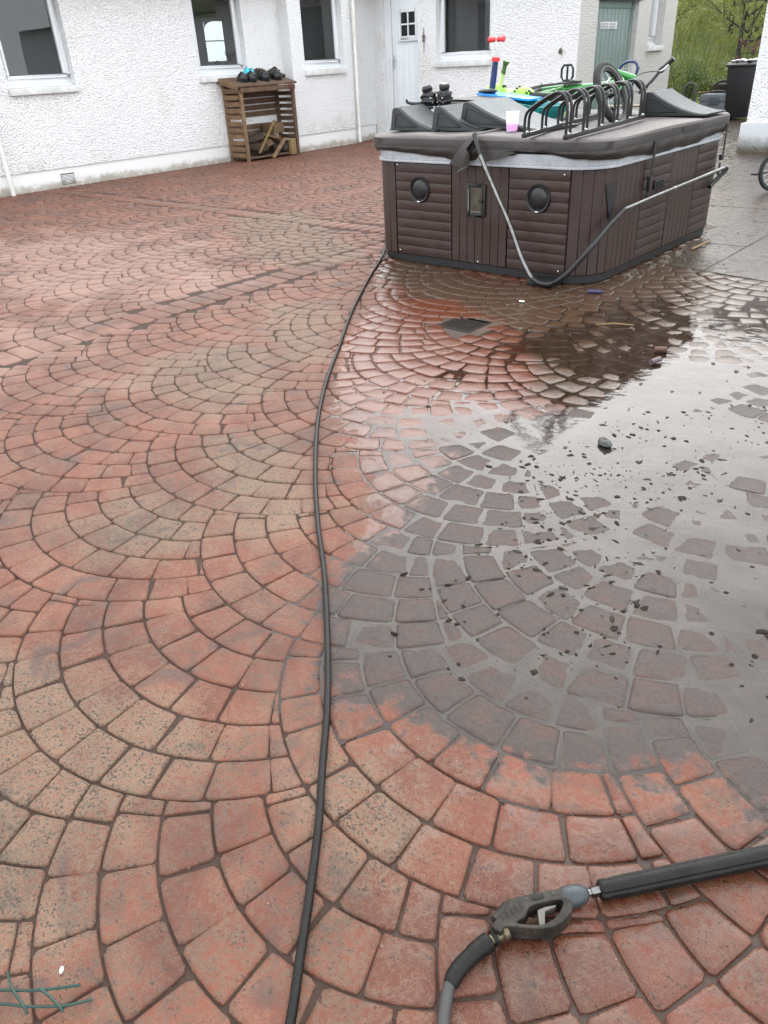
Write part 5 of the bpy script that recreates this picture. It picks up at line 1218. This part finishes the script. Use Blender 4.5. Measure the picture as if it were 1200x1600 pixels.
log((-11.95, 10.60, .14), .30, .09, (.2, .1, 1.2), 'short bark covered log on the store floor', 'bark', seed=5)
log((-12.02, 10.75, .14), .30, .08, (.2, .1, .6), 'thin log tucked at the right back of the store', 'bark', seed=6)
mb = MB(); mb.box((-.02, -.35, -.012), (.02, .35, .012)); o = link('lath', mb.mesh('lath', .003), 'cutwood', None, 30); o.location = (-11.83, 10.22, .37); o.rotation_euler = (.80, 0, .1); tag(o, 'thin pale stick leaning across the log pile', 'stick')
mb = MB(); mb.box((-.035, -.24, -.02), (.035, .24, .02)); o = link('board_offcut', mb.mesh('board_offcut', .004), 'wood', None, 30); o.location = (-11.80, 10.46, .16); o.rotation_euler = (.66, 0, .12); tag(o, 'brown board offcut leaning out of the log store', 'board')
mb = MB(); mb.box((-.02, -.02, -.13), (.05, .12, .13)); o = link('wood_block', mb.mesh('wood_block', .005), 'cutwood', None, 30); o.location = (-11.80, 10.74, .15); o.rotation_euler = (0, 0, .1); tag(o, 'sawn yellow wood block standing upright at the right of the logs', 'wood block')
mb = MB(); mb.box((-.14, -.14, 0), (.14, .16, .17)); o = link('wood_crate', mb.mesh('wood_crate', .006), mat('cardboard_brown', (.22, .145, .07), .8), None, 30); o.location = (-12.03, 10.56, .40); o.rotation_euler = (0, 0, .15); tag(o, 'tan box resting on top of the log pile', 'box')
# helmets on the store roof
rz = lambda x: 1.215+(LX1+.06-x)*(.135/.55)
for (x, y, r, rot, lab) in [(-11.93, 9.90, .095, (.1, .5, .4), 'leftmost black helmet on the log store roof, with white glint'), (-11.92, 10.09, .105, (0, .6, .2), 'black helmet in front of the cyan one on the log store'),
                            (-11.93, 10.40, .11, (0, .5, -.1), 'third black helmet from the left on the log store'), (-11.94, 10.70, .11, (.2, .5, -.3), 'rightmost black helmet on the log store')]:
    helmet('helmet', (x, y, rz(x)+.055), (r, r*.92, r*.95), 'helmet', lab, rot, group='helmets on the log store')
helmet('helmet', (-12.06, 10.16, rz(-12.06)+.075), (.105, .1, .105), 'cyan', 'cyan helmet behind the black helmets on the log store', (0, .2, 0))
mb = MB()
for k in range(9): mb.blob((-12.12+.05*random.random(), 10.36+k*.062, rz(-12.1)+.05+.03*math.sin(k*1.1)), (.07, .07, .07), 9, 6, jit=.3, seed=20+k)
tag(center_origin(mb.go('leaf_heap', 'leafheap')), 'heap of dry leaves behind the helmets on the log store', 'leaf heap')
mb = MB(); mb.blob((-12.03, 10.93, rz(-12.03)+.03), (.05, .06, .035), 9, 6, jit=.2, seed=31); tag(center_origin(mb.go('roof_stone', 'bark')), 'grey stone at the right end of the log store roof', 'stone')
mb = MB()
for k in range(4): mb.tube(spline([(-11.73, 10.78+k*.025, 1.215), (-11.725, 10.79+k*.03, 1.15), (-11.73, 10.80+k*.028, 1.09-.02*k)], 4), .005, 5)
tag(center_origin(mb.go('hanging_twine', mat('faded_red_cord', (.28, .06, .05), .7))), 'faded red twine hanging from the right of the store roof', 'twine')

# ================================================================== DRAIN, HOSE, PRESSURE WASHER GUN
dr = empty('drain_grate', (-2.855, 3.96, 0), 'square cast iron drain grate in the wet paving', 'drain')
x0, x1, y0, y1 = DRAIN; zt = -.004
mb = MB()
for a, b in (((x0, y0), (x1, y0+.018)), ((x0, y1-.018), (x1, y1)), ((x0, y0+.018), (x0+.018, y1-.018)), ((x1-.018, y0+.018), (x1, y1-.018))): mb.box((*a, zt-.03), (*b, zt))
mb.go('frame', 'iron', dr, .002)
for k in range(9):
    mb = MB(); y = y0+.030+k*(y1-y0-.052)/9; mb.box((x0+.016, y, zt-.025), (x1-.016, y+.012, zt-.002)); mb.go('bar', 'iron', dr, .002)
mb = MB(); mb.add([(x0, y0, -.11), (x1, y0, -.11), (x1, y1, -.11), (x0, y1, -.11), (x0, y0, -.02), (x1, y0, -.02), (x1, y1, -.02), (x0, y1, -.02)], [(0, 1, 2, 3), (0, 1, 5, 4), (1, 2, 6, 5), (2, 3, 7, 6), (3, 0, 4, 7)]); mb.go('sump', 'black', dr)
adopt(dr)
HR = .0098
hp = [(-5.2, 5.9), (-4.614, 5.167), (-4.125, 4.432), (-3.634, 3.724), (-3.192, 3.139), (-2.844, 2.678), (-2.518, 2.293), (-2.147, 1.911), (-1.842, 1.625), (-1.588, 1.405), (-1.345, 1.175), (-1.157, .986), (-1.013, .824), (-.892, .689), (-.796, .57), (-.715, .465), (-.645, .375), (-.52, .20), (-.36, .03)]
P2 = np.array(hp); hz = np.maximum(height(P2), -.006)
mb = MB(); mb.tube(spline([(x, y, z+HR+.0008) for (x, y), z in zip(hp, hz)], 12), HR, 14)
tag(center_origin(mb.go('pressure_hose', 'hose')), 'long black rubber hose curving across the yard to the tub', 'hose')
gn = empty('pressure_washer_gun', (-.40, .82, 0), 'grey pressure washer trigger gun and black lance lying on the paving', 'pressure washer')
GZ = .004
O_ = [(-.4544, .7351), (-.4508, .7697), (-.4534, .7897), (-.4551, .8039), (-.4378, .8286), (-.4165, .8567), (-.3935, .8826), (-.3877, .8927), (-.3716, .8847), (-.3547, .8708), (-.3496, .858), (-.3511, .8334), (-.3586, .8124), (-.375, .7924), (-.4022, .7716), (-.4308, .7529), (-.433, .7429), (-.4341, .7356)]
H_ = [(-.4181, .8136), (-.4038, .8356), (-.3858, .8591), (-.3757, .8666), (-.3694, .8605), (-.3659, .8396), (-.3708, .8139), (-.3827, .7958), (-.4059, .7777), (-.4207, .7711), (-.4144, .7912)]
def smooth_loop(P, n): return [(p.x, p.y) for p in spline([(x, y, 0) for x, y in P], n, True)]
def plate_with_hole(outer, hole, z0, z1, name, m, parent, inset=.006):
    bm = bmesh.new()
    def loop(P, z): return [bm.verts.new((x, y, z)) for x, y in P]
    for z in (z0, z1):
        a, b = loop(outer, z), loop(hole, z); ed = [bm.edges.new((L[i], L[(i+1) % len(L)])) for L in (a, b) for i in range(len(L))]
        bmesh.ops.triangle_fill(bm, use_beauty=True, use_dissolve=False, edges=ed)
        if z == z0: lo = (a, b)
        else: hi = (a, b)
    for l, h_ in zip(lo, hi):
        for i in range(len(l)): bm.faces.new((l[i], l[(i+1) % len(l)], h_[(i+1) % len(l)], h_[i]))
    bmesh.ops.recalc_face_normals(bm, faces=bm.faces)
    es = [e for e in bm.edges if len(e.link_faces) == 2 and e.calc_face_angle(0) > 1.0 and abs(e.verts[0].co.z-e.verts[1].co.z) < 1e-6]
    bmesh.ops.bevel(bm, geom=es, offset=inset, segments=3, affect='EDGES', clamp_overlap=True)
    me = bpy.data.meshes.new(name); bm.to_mesh(me); bm.free(); return link(name, me, m, parent, 50)
body = plate_with_hole(smooth_loop(O_, 2), smooth_loop(H_, 2), GZ+.004, .046, 'gun_body', 'gun', gn, .004)
for x, y in [(-.4305, .8245), (-.3965, .868), (-.3755, .876)]:
    mb = MB(); mb.lathe([(.0042, 0), (.0042, .0012), (.001, .0012)], lambda a, b, h_: (x+a, y+b, .0457+h_), 10); mb.go('screw', 'black', body)
mb = MB(); mb.tube([(-.4575, .755, .026), (-.4535, .79, .027), (-.437, .815, .029), (-.415, .842, .030)], [.014, .0165, .0165, .013], 14); mb.go('grip_ridge', 'gun', gn)
lab = MB(); lab.prism([(-.4265, .8335), (-.4115, .8535), (-.4045, .8480), (-.4195, .8280)], lambda u, w, d: (u, w, d), .0462, .0470); lab.go('label_plate', 'gundark', body, .0003)
for k in range(5):
    q0 = Vector((-.4515, .762, .0462)).lerp(Vector((-.4375, .806, .0462)), k/4.); MB().tube([q0+Vector((-.001, .001, 0)), q0+Vector((.011, -.004, 0))], .0011, 6).go('grip_rib', 'gun', body)
MB().tube(spline([(x, y, .0245) for x, y in [(-.4556, .735), (-.4520, .7697), (-.4546, .7897), (-.4563, .8039), (-.4386, .8296), (-.4172, .8577), (-.3942, .8836)]], 4), .0009, 6).go('moulding_seam', 'gundark', body)
T_ = [(-.4048, .8228), (-.3966, .8381), (-.3811, .856), (-.3803, .8497), (-.3918, .8301), (-.3777, .8065), (-.3856, .7983)]
mb = MB(); mb.prism(T_, lambda u, w, d: (u, w, d), .016, .038); mb.go('trigger', mat('pale_trigger', (.20, .185, .155), .45, c2=(.27, .25, .21), scale=30), gn, .002)
ax0, ax1 = Vector((-.381, .879, .027)), Vector((-.0994, 1.2359, .031)); dax = (Vector((-.3288, .9481, .029))-ax0).normalized()
pt = lambda d, z=.028: Vector((ax0.x, ax0.y, z))+Vector((dax.x, dax.y, 0))*d
mb = MB(); mb.tube([pt(.0), pt(.004), pt(.012), pt(.030), pt(.046), pt(.054), pt(.056)], [.019, .0225, .0235, .0225, .018, .012, .009], 22, prof=lambda k: 1-.035*(k % 3 == 0)); mb.go('collar', 'gunblue', gn)
MB().tube([pt(.05), pt(.072)], .0075, 12).go('nozzle_stem', 'chrome', gn)
MB().tube([pt(.062), pt(.080)], .0115, 6).go('hex_nut', 'chrome', gn)
end = Vector((.35, 1.83, .030)); s0 = pt(.080, .029)
ld = (Vector((-.0994, 1.2359, .029))-s0).normalized(); L = lambda d: s0+ld*d
mb = MB(); ds = [0, .004, .012, .02, .05]+[.1*k for k in range(1, 8)]; rs = [.016, .0205, .0215, .0205]+[.0215]*8
mb.tube([L(d)+Vector((0, 0, (.0215+GZ-.029))) for d in ds], rs, 40, prof=lambda k: 1-.10*(k % 10 in (0, 1))); mb.go('lance_sleeve', 'gundark', gn)
rear = [(-.4300, .7560), (-.4418, .7328), (-.4498, .7117), (-.4574, .6799), (-.4626, .6416), (-.4592, .6069), (-.4478, .5801), (-.4264, .5424), (-.38, .478), (-.28, .36), (-.1, .2)]
V3 = lambda i, z=.022: Vector((rear[i][0], rear[i][1], z))
MB().tube([V3(0, .026), V3(0).lerp(V3(1), .35)+Vector((0, 0, .003)), V3(0).lerp(V3(1), .5)+Vector((0, 0, .003))], [.0145, .0165, .0135], 16, prof=lambda k: 1-.05*(k % 2)).go('swivel_nut', 'brass', gn)
MB().tube([V3(0).lerp(V3(1), .45), V3(1), V3(2)], .0105, 14).go('brass_stem', 'brass', gn)
MB().tube([V3(1).lerp(V3(2), .0), V3(1).lerp(V3(2), .35)], .0150, 14).go('ring', 'gundark', gn)
MB().tube(spline([V3(1).lerp(V3(2), .6), V3(2, .021).lerp(V3(3), .3), V3(3, .02), V3(4, .019), V3(5, .017)], 5), [.0135]+[.0185]*5+[.0178]*5+[.0165]*5+[.0165]*3+[.0155, .0135], 18).go('strain_relief', 'gundark', gn)
MB().tube(spline([V3(4, .018), V3(5, .0165), V3(6, .0145), V3(7, .013), V3(8, .0125), V3(9, .0125), V3(10, .0125)], 7), .0118, 14).go('gun_hose', 'greyhose', gn)
adopt(gn)
# green coated wire mesh lying at the lower left
wm = empty('wire_mesh', (-1.06, .08, 0), 'broken piece of green coated wire mesh on the paving', 'wire mesh')
for p in ([(-1.16, .008, .012), (-1.106, .054, .022), (-1.047, .100, .026), (-.999, .159, .016)], [(-1.14, -.01, .010), (-1.083, .043, .02), (-1.041, .072, .02), (-.987, .12, .018), (-.961, .161, .010)], [(-1.135, .080, .012), (-1.09, .071, .026), (-1.042, .070, .020), (-1.03, .068, .012)],
          [(-1.047, .104, .028), (-1.022, .110, .022), (-.994, .113, .020), (-.982, .113, .012)], [(-1.12, .0, .02), (-1.072, .026, .026), (-1.05, .016, .014)]):
    MB().tube(spline(p, 6), .0028, 8).go('wire', 'greenwire', wm)
adopt(wm)
# kids' bicycle leaning at the right edge
kb = empty('bicycle', (-2.5, 10.1, 0), "small bicycle with green rimmed wheel at the photo's right edge", 'bicycle')
bk_old = bk; bk = kb
KX, KY, KR = -2.80, 9.80, .215
wheel(kb, (KX, KY, KR), KR, (.75, -.62, .05), .020, rim=mat('dark_green_rim', (.02, .07, .05), .35), spokes=16)
wheel(kb, (KX+.52, KY+.62, KR), KR, (.75, -.62, .05), .020, spokes=16)
mid_ = Vector((KX+.26, KY+.31, .26))
tb_([(KX+.52, KY+.62, KR), (mid_.x, mid_.y, .2), (KX+.10, KY+.12, .48)], .016, 'blackmetal', 'frame_tube'); tb_([(mid_.x, mid_.y, .2), (mid_.x+.08, mid_.y+.1, .5)], .016, 'blackmetal', 'seat_tube')
tb_([(KX, KY, KR), (KX+.06, KY+.07, .42), (KX+.13, KY+.15, .66)], .014, 'blackmetal', 'fork'); tb_([(KX-.05, KY+.33, .70), (KX+.13, KY+.15, .68), (KX+.31, KY-.03, .70)], .012, 'blackmetal', 'handlebar')
mb = MB(); mb.blob((mid_.x+.1, mid_.y+.12, .53), (.09, .07, .03), 12, 7); mb.go('saddle', 'black', kb)
mb = MB(); mb.box((KX-.205, KY-.20, .185), (KX-.145, KY-.12, .205)); mb.go('pedal', 'black', kb, .004); tb_([(KX-.17, KY-.16, .195), (KX-.03, KY-.06, .21), (KX, KY, KR)], .009, 'blackmetal', 'axle_peg')
adopt(kb)
# ================================================================== DEBRIS
def lump(name, c, r, m, label, cat, seed=0, jit=.12, rz_=0):
    mb = MB(); mb.blob((0, 0, 0), r, 12, 8, jit=jit, seed=seed); o = mb.go(name, m); o.location = c; o.rotation_euler = (0, 0, rz_); return tag(o, label, cat)
gh = lambda x, y: float(max(height(np.array([[x, y]]))[0], ZW))
lump('stone', (-1.30, 2.86, gh(-1.3, 2.86)+.012), (.042, .026, .018), 'rock', 'dark wet stone alone in the middle of the puddle', 'stone', 3, .1, -.6)
mb = MB(); mb.tube([(-2.53, 5.0, .014), (-2.44, 5.03, .014)], .014, 10); mb.tube([(-2.44, 5.03, .014), (-2.425, 5.035, .014)], .010, 8); tag(center_origin(mb.go('purple_tube', 'purple')), 'small purple tube on wet ground at the tub corner', 'tube')
mb = MB(); mb.tube([(-1.56, 3.90, .013), (-1.54, 3.965, .016)], .015, 12); tag(center_origin(mb.go('lilac_tube', 'lilac')), 'short lilac tube lying in the shallow water', 'tube')
mb = MB(); mb.tube([(-1.63, 4.10, .014), (-1.575, 4.135, .014)], .016, 12); tag(center_origin(mb.go('rusty_tube', 'rust')), 'short rusty brown tube above the lilac one', 'tube')
lump('paper_scrap', (-2.80, 4.565, gh(-2.8, 4.565)+.006), (.022, .014, .005), 'whitebit', 'white scrap on the wet ground above the drain', 'scrap', 4)
lump('pebble', (-1.062, 0.151, .004), (.004, .007, .003), 'whitebit', 'tiny white pebble in a joint above the green wire', 'pebble', 5, .1, .8)
mb = MB(); mb.tube([(-2.13, 4.36, .006), (-2.04, 4.43, .010), (-1.93, 4.47, .006)], [.003, .005, .003], 6); tag(center_origin(mb.go('twig', 'cutwood')), 'thin pale twig on the wet ground right of the drain', 'twig')
mb = MB(); mb.tube([(-2.43, 6.60, .012), (-2.42, 6.95, .012)], .010, 8); tag(center_origin(mb.go('stick', 'cutwood')), 'pale straight stick lying along the tub base', 'stick')
def scatter(name, n, area_fn, size, m, seed, flat=.35, label=None, cat=None):
    rr = random.Random(seed); mb = MB(); pts = []
    while len(pts) < n:
        p = area_fn(rr)
        if p is not None: pts.append(p)
    hz_ = np.maximum(height(np.array(pts)), ZW)
    for (x, y), z in zip(pts, hz_):
        s_ = size*(.35+rr.random()**3*2.2); k = rr.randint(5, 7); a0 = rr.uniform(0, 6.28); el = rr.uniform(.18, .9); ca, sa = math.cos(a0), math.sin(a0); R = []
        for i in range(k):
            a = 2*PI*i/k; r = s_*rr.uniform(.45, 1.25); u, v = r*math.cos(a), r*math.sin(a)*el; R.append((x+u*ca-v*sa, y+u*sa+v*ca))
        V = [(u, v, z-.002) for u, v in R]+[(x+(u-x)*.7, y+(v-y)*.7, z+s_*flat) for u, v in R]
        mb.add(V, [(i, (i+1) % k, k+(i+1) % k, k+i) for i in range(k)]+[tuple(range(k, 2*k))])
    return tag(link(name, mb.mesh(name), m, None, 40), label, cat, kind='stuff')
pud = G_PUD[0]; px0, px1 = -2.6, .1
SILTP = G_SILT[0]
_cl = [(random.uniform(-1.7, .0), random.uniform(1.5, 4.2)) for _ in range(26)]
def in_silt(rr):
    q = _cl[rr.randrange(26)]; p = (rr.gauss(q[0], .10), rr.gauss(q[1], .22)) if rr.random() < .75 else (rr.uniform(-1.9, .1), rr.uniform(1.2, 5)); d = sdf(np.array([p]), SILTP)[0]
    return p if d > .15 and rr.random() < min(1, .15+d*.9) else None
def in_wet(rr):
    p = (rr.uniform(-4.3, -.4), rr.uniform(2.2, 8.5)); return p if sdf(np.array([p]), G_WET[0])[0] > .1 and not (TX0-.02 < p[0] < TX1+.02 and p[1] > TY0) else None
scatter('floating_debris', 900, in_silt, .0085, mat('wet_leaf_mould', (.020, .015, .011), .7, c2=(.06, .043, .03), scale=60, spec=.1), 1, .14, 'dark leaf fragments and mud specks scattered in the puddle', 'debris')
scatter('mud_clods', 120, in_silt, .012, mat('dark_wet_mud', (.022, .017, .012), .6, c2=(.055, .042, .03), scale=60, spec=.15), 7, .07, 'dark smeared mud and moss clumps lying in the shallow water', 'mud')
scatter('grit', 420, in_wet, .0065, mat('pale_grit', (.16, .12, .085), .5, c2=(.30, .26, .21), scale=80), 2, .5, 'pale grit and crumbs strewn over the wet paving', 'grit')
def near_base(rr):
    t = rr.random(); p = (TX1+.06+abs(rr.gauss(0, .05)), 5.5+t*1.6); return p
scatter('gravel', 160, near_base, .012, mat('pale_gravel', (.22, .18, .13), .6, c2=(.36, .32, .26), scale=50), 3, .6, 'pale gravel crumbs along the right base of the tub', 'gravel')
def joints(rr):
    p = (rr.uniform(-2.2, -.5), rr.uniform(.1, 2.4)); return p if sdf(np.array([p]), pud)[0] < -.1 else None
scatter('crumbs', 45, joints, .0016, mat('tan_crumb', (.45, .38, .30), .7), 4, .6, 'tiny pale crumbs on the dry red paving', 'crumbs')
